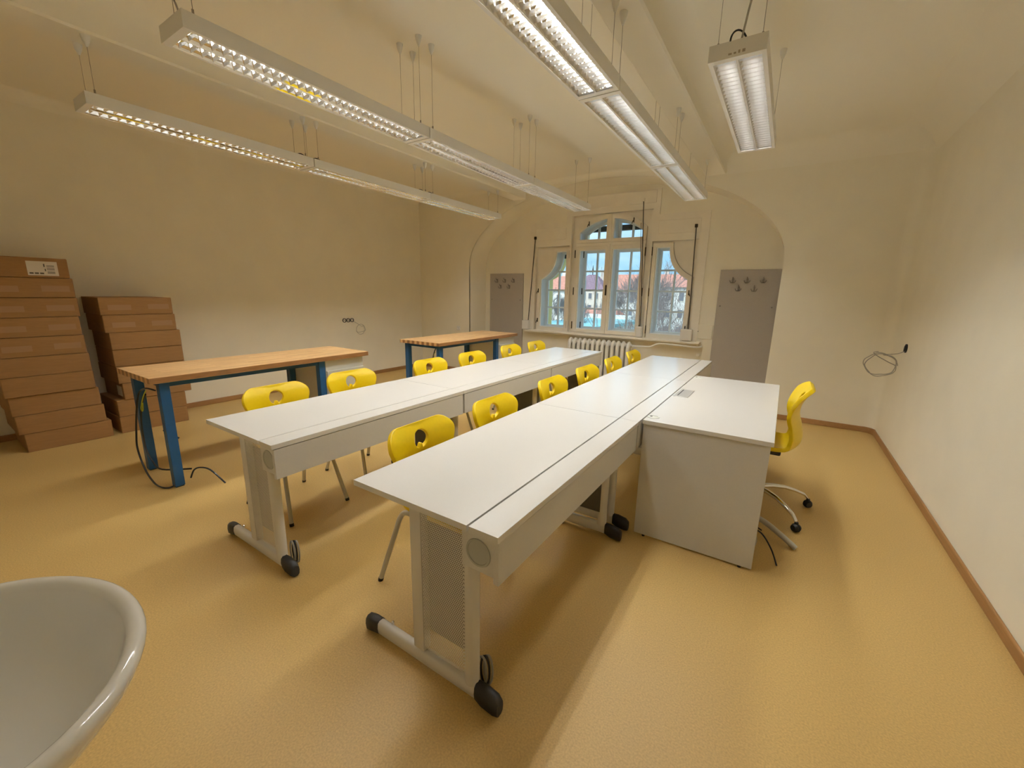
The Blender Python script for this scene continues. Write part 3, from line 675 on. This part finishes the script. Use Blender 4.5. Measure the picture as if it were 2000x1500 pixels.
shell_me = shell_mesh('seat_shell', SP, WID, CON, 0.095, 0.022)
SPT = [(0.225, 0.445), (0.205, 0.470), (0.12, 0.482), (0, 0.472), (-0.10, 0.462), (-0.160, 0.472), (-0.198, 0.505), (-0.212, 0.56), (-0.196, 0.64), (-0.176, 0.71), (-0.180, 0.78), (-0.205, 0.84), (-0.245, 0.90)]
shell_t_me = shell_mesh('seat_shell', SPT, WID, CON, 0.11, 0.026)
def chair_leg(sy, front):
    y1, y0 = sy*0.155, sy*0.200
    if front: P = [(-0.02, y1, 0.408), (0.07, y1, 0.408), (0.105, y1+sy*0.002, 0.398), (0.125, y1+sy*0.006, 0.365), (0.222, y0, 0.018)]; e = ((0.222, y0, 0.018), (0.2265, y0+sy*0.0008, 0.0))
    else: P = [(-0.02, y1, 0.408), (-0.115, y1, 0.408), (-0.155, y1+sy*0.002, 0.398), (-0.178, y1+sy*0.006, 0.365), (-0.288, y0, 0.018)]; e = ((-0.288, y0, 0.018), (-0.2935, y0+sy*0.0008, 0.0))
    return MB().tube(crom(P[:4], 5)+[Vector(P[4])], 0.0125, 10), MB().cyl(e[0], e[1], 0.0135, 10)
def make_chair():
    t_ = thing('shell_chair', '', 'chair')
    ob('seat_shell', shell_me, t_)
    for sy in (-1, 1):
        for fr in (True, False):
            a, b_ = chair_leg(sy, fr); l = put('leg', a, M['leg_grey'], t_, 60); put('foot_cap', b_, M['black'], l, 60)
    fr = MB().tube([(0.06, -0.155, 0.410), (0.06, 0.155, 0.410)], 0.010, 8).tube([(-0.10, -0.155, 0.410), (-0.10, 0.155, 0.410)], 0.010, 8)
    put('seat_frame', fr.rbox(-0.11, 0.08, -0.07, 0.07, 0.412, 0.425, 0.003), M['leg_grey'], t_, 50)
    return t_
proto = make_chair()
seq = ['first', 'second', 'third', 'fourth', 'fifth', 'sixth']
first = True
OA = -1.45+0.190
for row, xs, ysr, lab, grp in (('A', [OA]*6, [1.400, 2.02, 2.79, 3.46, 4.14, 4.83], 'yellow shell chair with grip hole, %s from the camera at the right desk row', 'chairs along the right desk row'),
                          ('B', [-2.815+0.190, -2.865+0.19, -2.815+0.19, -2.815+0.19, -2.84+0.19, -2.81+0.19], [1.405, 2.02, 2.86, 3.50, 4.31, 4.90], 'yellow shell chair with grip hole, %s from the camera at the left desk row', 'chairs along the left desk row')):
    for i, (x, y) in enumerate(zip(xs, ysr)):
        c_ = proto if first else copy_tree(proto); first = False
        c_.location = (x, y, 0); c_.rotation_euler = (0, 0, [0.02, -0.015, 0.0, -0.02, 0.015, 0.01][i])
        c_['label'] = lab % seq[i]; c_['group'] = grp
# swivel chair
tch = thing('swivel_chair', 'yellow shell swivel chair on chrome castor base behind the teacher desk', 'chair', (-0.02, 3.24, 0), PI)
ob('seat_shell', shell_t_me, tch)
put('seat_mechanism', MB().rbox(-0.12, 0.10, -0.09, 0.09, 0.415, 0.455, 0.01).cyl((0, 0, 0.40), (0, 0, 0.42), 0.03), M['black'], tch, 40)
put('gas_column', MB().cyl((0, 0, 0.12), (0, 0, 0.42), 0.026, 16).cyl((0, 0, 0.25), (0, 0, 0.425), 0.016, 12), M['black'], tch, 40)
bs = put('star_base', MB().lathe([(0, 0.09), (0.04, 0.09), (0.042, 0.15), (0.03, 0.165), (0, 0.165)], n=18), M['black'], tch, 40)
RB = 0.37
for k in range(5):
    a = math.radians(-31+72*k+180)*-1 if False else math.radians(180+26-72*k)
    ca, sa = math.cos(a), math.sin(a)
    loops = []
    for (rr, zz, ww, hh) in ((0.035, 0.140, 0.024, 0.018), (0.12, 0.148, 0.021, 0.016), (0.20, 0.143, 0.019, 0.014), (0.27, 0.124, 0.017, 0.013), (0.335, 0.098, 0.015, 0.012), (0.367, 0.068, 0.012, 0.010)):
        loops.append([(rr*ca-ww*math.cos(q)*sa, rr*sa+ww*math.cos(q)*ca, zz+hh*math.sin(q)) for q in [i*2*PI/10 for i in range(10)]])
    ar = put('arm', MB().loft(loops, caps=True), M['chrome'], bs, 50)
    cx_, cy_ = RB*ca, RB*sa
    cs = MB()
    for s in (-1, 1):
        ox, oy = -sa*0.013*s, ca*0.013*s
        cs.tube([(cx_+ox-sa*0.010*s, cy_+oy+ca*0.010*s, 0.028), (cx_+ox*0.6, cy_+oy*0.6, 0.028), (cx_+ox*0.2, cy_+oy*0.2, 0.028)], [0.019, 0.028, 0.025], 14)
    cs.tube([(cx_, cy_, 0.03), (cx_-0.002*ca, cy_-0.002*sa, 0.066)], [0.016, 0.011], 8)
    put('castor', cs, M['black'], bs, 50)
# curved grey foot and cables that stick out from under the teacher desk
tag(put('curved_foot', MB().tube(crom([(-0.18, 2.86, 0.11), (-0.05, 2.83, 0.115), (0.06, 2.795, 0.10), (0.16, 2.76, 0.055), (0.235, 2.728, 0.016)], 5), [0.017]*20+[0.0155], 10), M['leg_grey'], smooth=60), 'matt grey curved metal foot reaching out from under the teacher desk', 'metal foot')
cg = thing('cable_bundle', 'bundle of grey and black cables on the floor under the teacher desk edge', 'cable')
put('black_cable', MB().tube(crom([(-0.12, 2.62, 0.03), (-0.02, 2.66, 0.09), (0.05, 2.64, 0.10), (0.11, 2.56, 0.06), (0.145, 2.49, 0.008)], 6), 0.0045, 6), M['cable_black'], cg, 60)
put('black_cable', MB().tube(crom([(-0.10, 2.72, 0.05), (0.0, 2.73, 0.085), (0.055, 2.71, 0.08)], 6), 0.0045, 6), M['cable_black'], cg, 60)
for i in range(3):
    put('grey_cable', MB().tube([(-0.05+(0.085-0.008*i)*math.cos(a), 2.57+0.02*math.sin(2*a), 0.075+(0.065-0.006*i)*math.sin(a)) for a in [j*2*PI/20 for j in range(20)]], 0.005, 6, closed=True), M['cable_grey'] if i != 1 else M['cable_black'], cg, 60)

# ---------------------------------------------------------------- workbenches
def workbench(label, loc, rz, W, L, group):
    """local: x = 0 at the room-side edge (x grows to the room), y = 0 near end"""
    t_ = thing('workbench', label, 'workbench', loc, rz, group)
    H, th = 0.835, 0.042
    put('oak_top', MB().rbox(-W, 0, 0, L, H-th, H, 0.003), M['oak'], t_)
    z1 = H-th; a = 0.06; yf = L-0.52
    lx = (-W+0.025, -0.045-a)
    for x in lx:
        for y in (0.06, yf):
            l = put('leg', MB().rbox(x, x+a, y, y+a, 0.008, z1, 0.003), M['blue'], t_)
            put('foot_glide', MB().box(x+0.005, x+a-0.005, y+0.005, y+a-0.005, 0, 0.009), M['black'], l)
    put('rail', MB().rbox(lx[0]+a, lx[1], 0.075, 0.105, z1-0.04, z1, 0.002), M['blue'], t_)
    put('rail', MB().rbox(lx[1]+0.015, lx[1]+0.045, 0.06+a, yf, z1-0.04, z1, 0.002), M['blue'], t_)
    put('rail', MB().rbox(lx[0]+0.015, lx[0]+0.045, 0.06+a, yf, z1-0.04, z1, 0.002), M['blue'], t_)
    cbx = put('cabinet', MB().rbox(-W+0.06, -0.045, yf+a+0.004, L-0.04, 0.06, z1-0.002, 0.002, 1), M['cab'], t_)
    put('plinth', MB().box(-W+0.09, -0.08, yf+a+0.02, L-0.06, 0, 0.06), M['black'], cbx)
    put('cabinet_door', MB().rbox(-0.045, -0.027, yf+a+0.008, L-0.044, 0.065, z1-0.105, 0.002, 1), M['cab'], cbx)
    return t_
wb1 = workbench('oak-topped workbench with blue steel legs beside the shorter box stack', (-3.525, 0.945, 0), 0, 0.65, 1.775, 'blue workbenches')
wb2 = workbench('oak-topped workbench with blue steel legs in front of the niche corner', (-3.46, 3.70, 0), math.radians(0.5), 0.68, 1.80, 'blue workbenches')
cb = thing('workbench_cable', 'black mains cables looping down from the nearer workbench to the floor', 'cable')
def cpath(m, pts, r, nm='cable', par=None): put(nm, MB().tube(crom(pts, 6), r, 6), m, par or cb, 60)
cpath(M['cable_black'], [(-3.60, 0.99, 0.735), (-3.70, 0.965, 0.74), (-3.80, 0.95, 0.69), (-3.875, 0.94, 0.55), (-3.93, 0.93, 0.38), (-3.93, 0.92, 0.25), (-3.84, 0.92, 0.11), (-3.74, 0.93, 0.03), (-3.66, 0.945, 0.008), (-3.60, 0.975, 0.008), (-3.56, 1.0, 0.03)], 0.006)
cpath(M['cable_black'], [(-3.74, 0.97, 0.69), (-3.80, 0.955, 0.60), (-3.86, 0.95, 0.45), (-3.86, 0.95, 0.27), (-3.80, 0.96, 0.17), (-3.70, 0.98, 0.125), (-3.58, 1.12, 0.11)], 0.006)
cpath(M['cable_black'], [(-3.56, 1.10, 0.05), (-3.54, 1.12, 0.11), (-3.50, 1.15, 0.13), (-3.44, 1.19, 0.11), (-3.30, 1.22, 0.035)], 0.006)
cpath(M['cable_black'], [(-3.60, 1.08, 0.36), (-3.63, 1.05, 0.385), (-3.68, 1.02, 0.42)], 0.006)
cpath(M['cable_green'], [(-3.70, 0.965, 0.725), (-3.755, 0.955, 0.66), (-3.785, 0.945, 0.585), (-3.76, 0.945, 0.57), (-3.75, 0.95, 0.63)], 0.0035, 'earth_wire')
cb2 = thing('workbench_cable', 'black mains cable hanging in an arc under the far workbench', 'cable')
cpath(M['cable_black'], [(-3.56, 3.78, 0.775), (-3.66, 3.85, 0.74), (-3.80, 3.95, 0.62), (-3.92, 4.05, 0.45), (-3.98, 4.1, 0.15), (-3.98, 4.12, 0.0)], 0.007, 'cable', cb2)
cpath(M['cable_green'], [(-3.62, 3.80, 0.70), (-3.70, 3.86, 0.66), (-3.76, 3.92, 0.58), (-3.78, 3.94, 0.50)], 0.0035, 'earth_wire', cb2)

# ---------------------------------------------------------------- cardboard boxes
random.seed(4)
bx = MB().rbox(-0.28, 0.28, -0.28, 0.28, 0, 0.1645, 0.004, 1)
box_me = bx.mesh('carton', M['card'])
tape_me = MB().box(0.2800, 0.2812, -0.085, 0.085, 0.045, 0.095).mesh('parcel_tape', M['tape'])
flap_me = MB().box(0.2802, 0.2822, -0.279, 0.279, 0.118, 0.1635).mesh('flap', M['card'])
def carton(label, x, y, z, rz, group, tape):
    t_ = thing('cardboard_box', label, 'box', (x, y, z), rz, group)
    ob('carton', box_me, t_)
    if tape: ob('parcel_tape', tape_me, t_, (0, -0.135, 0)); ob('parcel_tape', tape_me, t_, (0, 0.165, 0.005))
    return t_
cnt = ['lowest', 'second from the bottom', 'third from the bottom', 'fourth from the bottom', 'fifth from the bottom', 'sixth from the bottom', 'seventh from the bottom', 'eighth from the bottom', 'ninth from the bottom', 'topmost']
yend1 = [1.109, 1.078, 1.064, 1.043, 1.045, 1.036, 1.030, 1.037, 1.030, 1.022]
for i in range(10):
    lab = 'flat brown cardboard box, %s in the taller stack' % cnt[i]
    if i == 9: lab = 'topmost brown cardboard box of the taller stack, bearing a white label'
    t_ = carton(lab, -5.37-0.28+(random.random()-.5)*0.02, yend1[i]-0.28, 0.1664*i, (random.random()-.5)*0.03, 'boxes of the taller stack', i in (5, 6, 7, 8))
    if i == 9:
        lb = put('shipping_label', MB().box(0.2804, 0.2816, 0.035, 0.215, 0.018, 0.135), M['label'], t_)
        pm = MB()
        for k in range(9): pm.box(0.2816, 0.2820, 0.150, 0.195, 0.035+0.0085*k, 0.035+0.0085*k+random.choice((0.003, 0.005, 0.002)))
        for k in range(3): pm.box(0.2816, 0.2820, 0.045+0.03*k, 0.068+0.03*k, 0.030, 0.042)
        pm.box(0.2816, 0.2820, 0.132, 0.140, 0.09, 0.115); pm.box(0.2816, 0.2820, 0.136, 0.143, 0.055, 0.075)
        put('label_print', pm, M['ink'], lb)
cnt2 = cnt[:7]+['topmost']
ymid = [1.452, 1.455, 1.512, 1.490, 1.492, 1.490, 1.466, 1.457]
for i in range(8):
    t_ = carton('flat brown cardboard box, %s in the shorter stack' % cnt2[i], -5.385-0.28+(random.random()-.5)*0.012, ymid[i], 0.1668*i, (random.random()-.5)*0.02, 'boxes of the shorter stack', i in (6, 7))
    if i == 2: put('shipping_label', MB().box(0.10, 0.24, -0.2812, -0.2803, 0.03, 0.13), M['label'], t_)

# ---------------------------------------------------------------- wall sockets and cables
so_ = thing('open_socket_boxes', 'row of three open black socket boxes on the left wall', 'socket')
for k in range(3):
    y = 4.155+0.071*k; z = 0.965-0.0*k
    q = put('socket_box', MB().lathe([(0.0, -0.004), (0.024, -0.004), (0.026, 0.010), (0.033, 0.010), (0.034, 0.0)], (XL, y, z), 18, 'X'), M['black'], so_, 40)
    put('contact', MB().rbox(XL+0.0, XL+0.012, y-0.012, y+0.012, z-0.004+0.004*k, z+0.006, 0.002), M['cable_grey'], q)
cc = thing('cable_coil', 'thin grey cable coil hanging from the socket boxes on the left wall', 'cable')
pts = [(XL+0.01, 4.32, 0.945), (XL+0.03, 4.37, 0.91), (XL+0.05, 4.44, 0.86)]
for k in range(22):
    a = math.radians(40)-k*2*PI/18; pts.append((XL+0.045+0.001*k, 4.415+0.082*math.cos(a), 0.812+0.082*math.sin(a)))
pts += [(XL+0.07, 4.37, 0.765), (XL+0.075, 4.31, 0.79)]
put('cable', MB().tube(crom(pts, 3), 0.0032, 6), M['cable_grey'], cc, 60)
so2 = thing('open_socket_box', 'single open black socket box on the right wall', 'socket')
q = put('socket_box', MB().lathe([(0.0, 0.004), (0.030, 0.004), (0.032, -0.010), (0.040, -0.010), (0.041, 0.0)], (XR, 5.25, 1.01), 18, 'X'), M['black'], so2, 40)
put('contact', MB().rbox(XR-0.018, XR, 5.235, 5.255, 0.985, 1.035, 0.003).rbox(XR-0.016, XR, 5.262, 5.275, 0.98, 1.02, 0.003), M['cable_black'], q)
cc2 = thing('cable_coil', 'grey cable coil hanging from the single socket box on the right wall', 'cable')
pts = [(XR-0.01, 5.25, 0.985), (XR-0.05, 5.26, 0.955), (XR-0.15, 5.27, 0.935)]
cxr, czr, rr = XR-0.155, 0.835, 0.118
for k in range(40):
    a = math.radians(60)-k*2*PI/18; r_ = rr*(1+0.05*math.sin(k*1.7)); pts.append((cxr+r_*math.cos(a), 5.27+0.05*math.sin(a*0.5)+0.001*k, czr+r_*0.9*math.sin(a)))
pts += [(cxr-0.06, 5.30, czr+0.10), (cxr-0.03, 5.30, czr+0.125)]
put('cable', MB().tube(crom(pts, 3), 0.004, 6), M['cable_grey'], cc2, 60)
ws = thing('wall_socket', 'small white wall socket above the far workbench', 'socket')
put('plate', MB().rbox(-5.04, -4.96, YW-0.012, YW, 0.76, 0.84, 0.004), M['lamp_white'], ws)
put('socket_face', MB().lathe([(0, -0.013), (0.017, -0.013), (0.018, -0.022), (0.024, -0.022), (0.025, -0.010)], (-5.0, YW, 0.80), 16, 'Y'), M['lamp_white'], ws, 40)

# ---------------------------------------------------------------- wash basin
wb = thing('wash_basin', 'white oval porcelain wash basin in the near corner', 'basin', (-0.9756, -0.045, 0), -0.03)
A_, B_ = 0.293, 0.233; ZR = 0.861
def ov(a, b_, z, dx=0, dy=0, n=56): return [(dx+a*math.cos(t), dy+b_*math.sin(t), z) for t in [i*2*PI/n for i in range(n)]]
lo_ = [ov(0.09, 0.075, 0.660, 0, -0.03), ov(0.15, 0.115, 0.672, 0, -0.02), ov(A_-0.089, B_-0.085, 0.726, 0, -0.005), ov(A_-0.041, B_-0.041, 0.781), ov(A_-0.010, B_-0.010, 0.822), ov(A_-0.001, B_-0.001, 0.842), ov(A_, B_, 0.850), ov(A_-0.003, B_-0.003, 0.857), ov(A_-0.009, B_-0.009, 0.861),
       ov(A_-0.017, B_-0.017, 0.8605), ov(A_-0.024, B_-0.024, 0.856), ov(A_-0.029, B_-0.029, 0.846), ov(A_-0.040, B_-0.038, 0.81), ov(A_-0.062, B_-0.058, 0.765), ov(A_-0.105, B_-0.095, 0.728), ov(A_-0.17, B_-0.145, 0.705), ov(0.06, 0.05, 0.693), ov(0.026, 0.026, 0.688)]
bw = MB().loft(lo_); 
bw.add(lo_[0], [tuple(range(56))])
put('bowl', bw, M['porcelain'], wb, 60)
put('wall_bracket', MB().rbox(-0.16, 0.16, -0.285, -0.12, 0.66, 0.80, 0.02, 3), M['porcelain'], wb, 40)
put('drain', MB().lathe([(0.0, 0.686), (0.010, 0.684), (0.012, 0.690), (0.026, 0.692), (0.032, 0.690)], n=24), M['chrome'], wb, 40)
put('drain_trap', MB().tube(crom([(0, 0, 0.66), (0, 0, 0.50), (0, -0.03, 0.46), (0, -0.08, 0.47), (0, -0.12, 0.50), (0, -0.285, 0.50)], 5), 0.017, 10), M['chrome'], wb, 60)

# ---------------------------------------------------------------- outside
struct('ground', MB().box(-160, 120, 9, 220, -9.2, -9.0), M['ground'])
def facade_windows(t_, x0, x1, y, zs, nx, w=0.75, h=1.25):
    for z in zs:
        for i in range(nx):
            xc = x0+(x1-x0)*(i+0.5)/nx
            f_ = put('window', MB().box(xc-w/2-0.12, xc+w/2+0.12, y-0.10, y, z-0.12, z+h+0.12), M['house_cream'], t_)
            put('pane', MB().box(xc-w/2, xc+w/2, y-0.13, y-0.101, z, z+h), M['pane_dark'], f_)
def house(label, xc, y, wdt, dep, eave, ridge, wm, rm, nx, hip=0.0, dormer=False, finial=False):
    t_ = thing('house', label, 'house', (xc, y, -9.0), 0, 'houses across the park')
    e, r_ = eave+9, ridge+9; h = wdt/2
    put('wall', MB().box(-h, h, 0, dep, 0, e), wm, t_)
    o_ = 0.5
    rf_ = put('roof', MB().add([(-h-o_, -o_, e-0.1), (h+o_, -o_, e-0.1), (h+o_, dep+o_, e-0.1), (-h-o_, dep+o_, e-0.1), (-h-o_+hip, dep/2, r_), (h+o_-hip, dep/2, r_)],
        [(0, 1, 5, 4), (2, 3, 4, 5), (1, 2, 5), (3, 0, 4), (0, 3, 2, 1)]), rm, t_)
    facade_windows(t_, -h+0.6, h-0.6, 0, [e-2.2-2.7*k for k in range(4)], nx+2)
    if dormer:
        g_ = put('gable', MB().add([(-1.9, -0.3, e-0.2), (1.9, -0.3, e-0.2), (1.9, -0.3, e+1.0), (0, -0.3, e+2.6), (-1.9, -0.3, e+1.0), (-1.9, 3, e-0.2), (1.9, 3, e-0.2), (1.9, 3, e+1.0), (0, 3, e+2.6), (-1.9, 3, e+1.0)],
            [(0, 1, 2, 3, 4), (5, 9, 8, 7, 6), (1, 6, 7, 2), (2, 7, 8, 3), (3, 8, 9, 4), (4, 9, 5, 0), (0, 5, 6, 1)]), wm, t_)
        put('pane', MB().box(-0.5, 0.5, -0.36, -0.3, e, e+1.3), M['pane_dark'], g_)
    if finial: put('finial', MB().tube([(0, dep/2, r_-0.3), (0, dep/2, r_+0.5), (0, dep/2, r_+0.8), (0, dep/2, r_+2.2)], [0.12, 0.10, 0.22, 0.03], 8), M['dark_eave'], t_)
    put('chimney', MB().box(h*0.4, h*0.4+0.8, dep*0.55, dep*0.55+0.8, r_-2.0, r_+0.9), M['house_cream'], t_)
house('white house with red gabled roof seen through the left window', -43.0, 76, 12, 10, 2.3, 5.2, M['house_white'], M['roof_red'], 4, 2.0, True)
house('house with dark plum hipped roof and finial behind the wide window', -40.0, 92, 9, 9, 2.8, 6.2, M['house_cream'], M['roof_plum'], 3, 4.0, False, True)
house('lower white house with red roof in front of the plum-roofed house', -25.0, 61, 7, 8, -2.6, -0.6, M['house_white'], M['roof_red'], 3, 1.5)
house('tall white house with red roof behind bare trees by the window middle', -25.5, 88, 15, 10, 2.2, 6.0, M['house_white'], M['roof_red'], 5, 1.0)
house('long pale house with red ridge behind the fan-shaped bare tree', -11.2, 71, 17, 10, 3.0, 4.2, M['house_white'], M['roof_red'], 6, 0.5)
house('cream house with red roof far left of the window view', -60.0, 76, 14, 10, 2.0, 5.0, M['house_cream'], M['roof_red'], 4, 1.5)
low = thing('low_building', 'low building with flat pale turquoise roof below the window', 'building', (0, 0, 0))
put('wall', MB().box(-19.2, -13.2, 33.5, 45.5, -9, -1.45), M['house_white'], low)
put('roof', MB().box(-19.5, -13.0, 33, 46, -1.45, -1.15), M['turquoise'], low)
put('parapet', MB().box(-19.5, -13.0, 45.6, 46.0, -1.15, -0.7), M['house_white'], low)
rnd = random.Random(11)
def bare_tree(label, x, y, top, base=-9.0, spread=0.55, depth=6, dens=1.0, r0=0.22, fork=0.35, group='bare trees outside'):
    t_ = thing('bare_tree', label, 'tree', (x, y, base), 0, group)
    H = top-base; fork *= 0.74; tr_ = MB(); br_ = MB()
    def grow(p, d, L, r, lev):
        q = p+d*L; r = max(r, 0.00027*y)
        mid = p+d*L*0.5+Vector((rnd.uniform(-1, 1), rnd.uniform(-1, 1), rnd.uniform(-.3, .6)))*L*0.06
        (tr_ if lev < 2 else br_).tube([p, mid, q], [r, r*0.85, r*0.68], 6 if lev < 2 else (4 if lev < 4 else 3), cap=False)
        if lev >= depth: return
        k = 2 if rnd.random() > 0.35*dens else 3
        for j in range(k+(1 if lev > 2 and rnd.random() < 0.4*dens else 0)):
            a = rnd.uniform(0, 2*PI); sp = spread*rnd.uniform(0.55, 1.25)
            o1 = d.orthogonal().normalized(); o2 = d.cross(o1)
            nd = (d*math.cos(sp)+(o1*math.cos(a)+o2*math.sin(a))*math.sin(sp)+Vector((0, 0, 0.13))).normalized()
            st = q if j < 2 else p+d*L*rnd.uniform(0.5, 0.95)
            grow(st, nd, L*rnd.uniform(0.66, 0.86), r*0.66, lev+1)
    grow(Vector((0, 0, 0)), Vector((rnd.uniform(-.06, .06), 0, 1)).normalized(), H*fork, r0, 0)
    put('trunk', tr_, M['bark'], t_, 60); put('branches', br_, M['twig'], t_, 60)
bare_tree('spreading bare tree whose branches fan out across the right window', -4.1, 16.5, 0.7, -9, 0.42, 8, 1.0, 0.085, 0.42)
bare_tree('bare tree rising above the plum roof in the wide window', -14.0, 56, 4.0, -9, 0.5, 8, 0.9, 0.15, 0.36)
bare_tree('bare tree in front of the tall red-roofed house', -19.5, 64, 4.6, -9, 0.5, 8, 1.0, 0.16, 0.36)
bare_tree('slender bare tree beside the low turquoise-roofed building', -10.2, 34, 0.4, -9, 0.50, 8, 1.1, 0.10, 0.36)
bare_tree('bare tree nearest below the wide window', -7.6, 24, -1.0, -9, 0.50, 8, 1.2, 0.09, 0.36)
bare_tree('bare tree in front of the red-gabled house by the left window', -27, 50, 1.5, -9, 0.55, 8, 1.1, 0.12, 0.36)
bare_tree('bare tree standing right of the fan-shaped tree', -6.2, 44, 2.6, -9, 0.5, 8, 1.0, 0.13, 0.36)
bare_tree('low twiggy bare tree left of the turquoise-roofed building', -20.5, 27.5, -1.2, -9, 0.55, 8, 1.2, 0.10, 0.36)
bare_tree('dense twiggy bare shrub-like tree below the middle of the wide window', -7.0, 19.5, -1.3, -9, 0.55, 8, 1.5, 0.07, 0.40)
bare_tree('dense twiggy bare tree behind the fan-shaped tree', -3.9, 22, -0.4, -9, 0.50, 8, 1.5, 0.08, 0.38)
bare_tree('fine-branched bare tree before the red-gabled house', -19.0, 38, 2.2, -9, 0.5, 8, 1.2, 0.07, 0.36)
bare_tree('fine-branched bare tree before the tall red-roofed house', -14.5, 47, 3.0, -9, 0.5, 8, 1.2, 0.09, 0.36)
# conifer shrub below the left window
cs_ = thing('conifer', 'blue-green conifer top below the left window', 'tree', (-13.2, 23.5, -9))
cm = MB()
for k in range(420):
    z = rnd.uniform(2.5, 7.9); rr_ = (8.2-z)*0.26*rnd.uniform(0.3, 1); a = rnd.uniform(0, 2*PI)
    p = Vector((rr_*math.cos(a), rr_*math.sin(a), z)); d = Vector((math.cos(a), math.sin(a), 0.25))*rnd.uniform(0.25, 0.5)
    cm.tube([p, p+d], [0.05, 0.01], 3, cap=False)
put('foliage', cm, M['needle'], cs_); put('trunk', MB().tube([(0, 0, 0), (0, 0, 8)], [0.16, 0.02], 6), M['bark'], cs_)
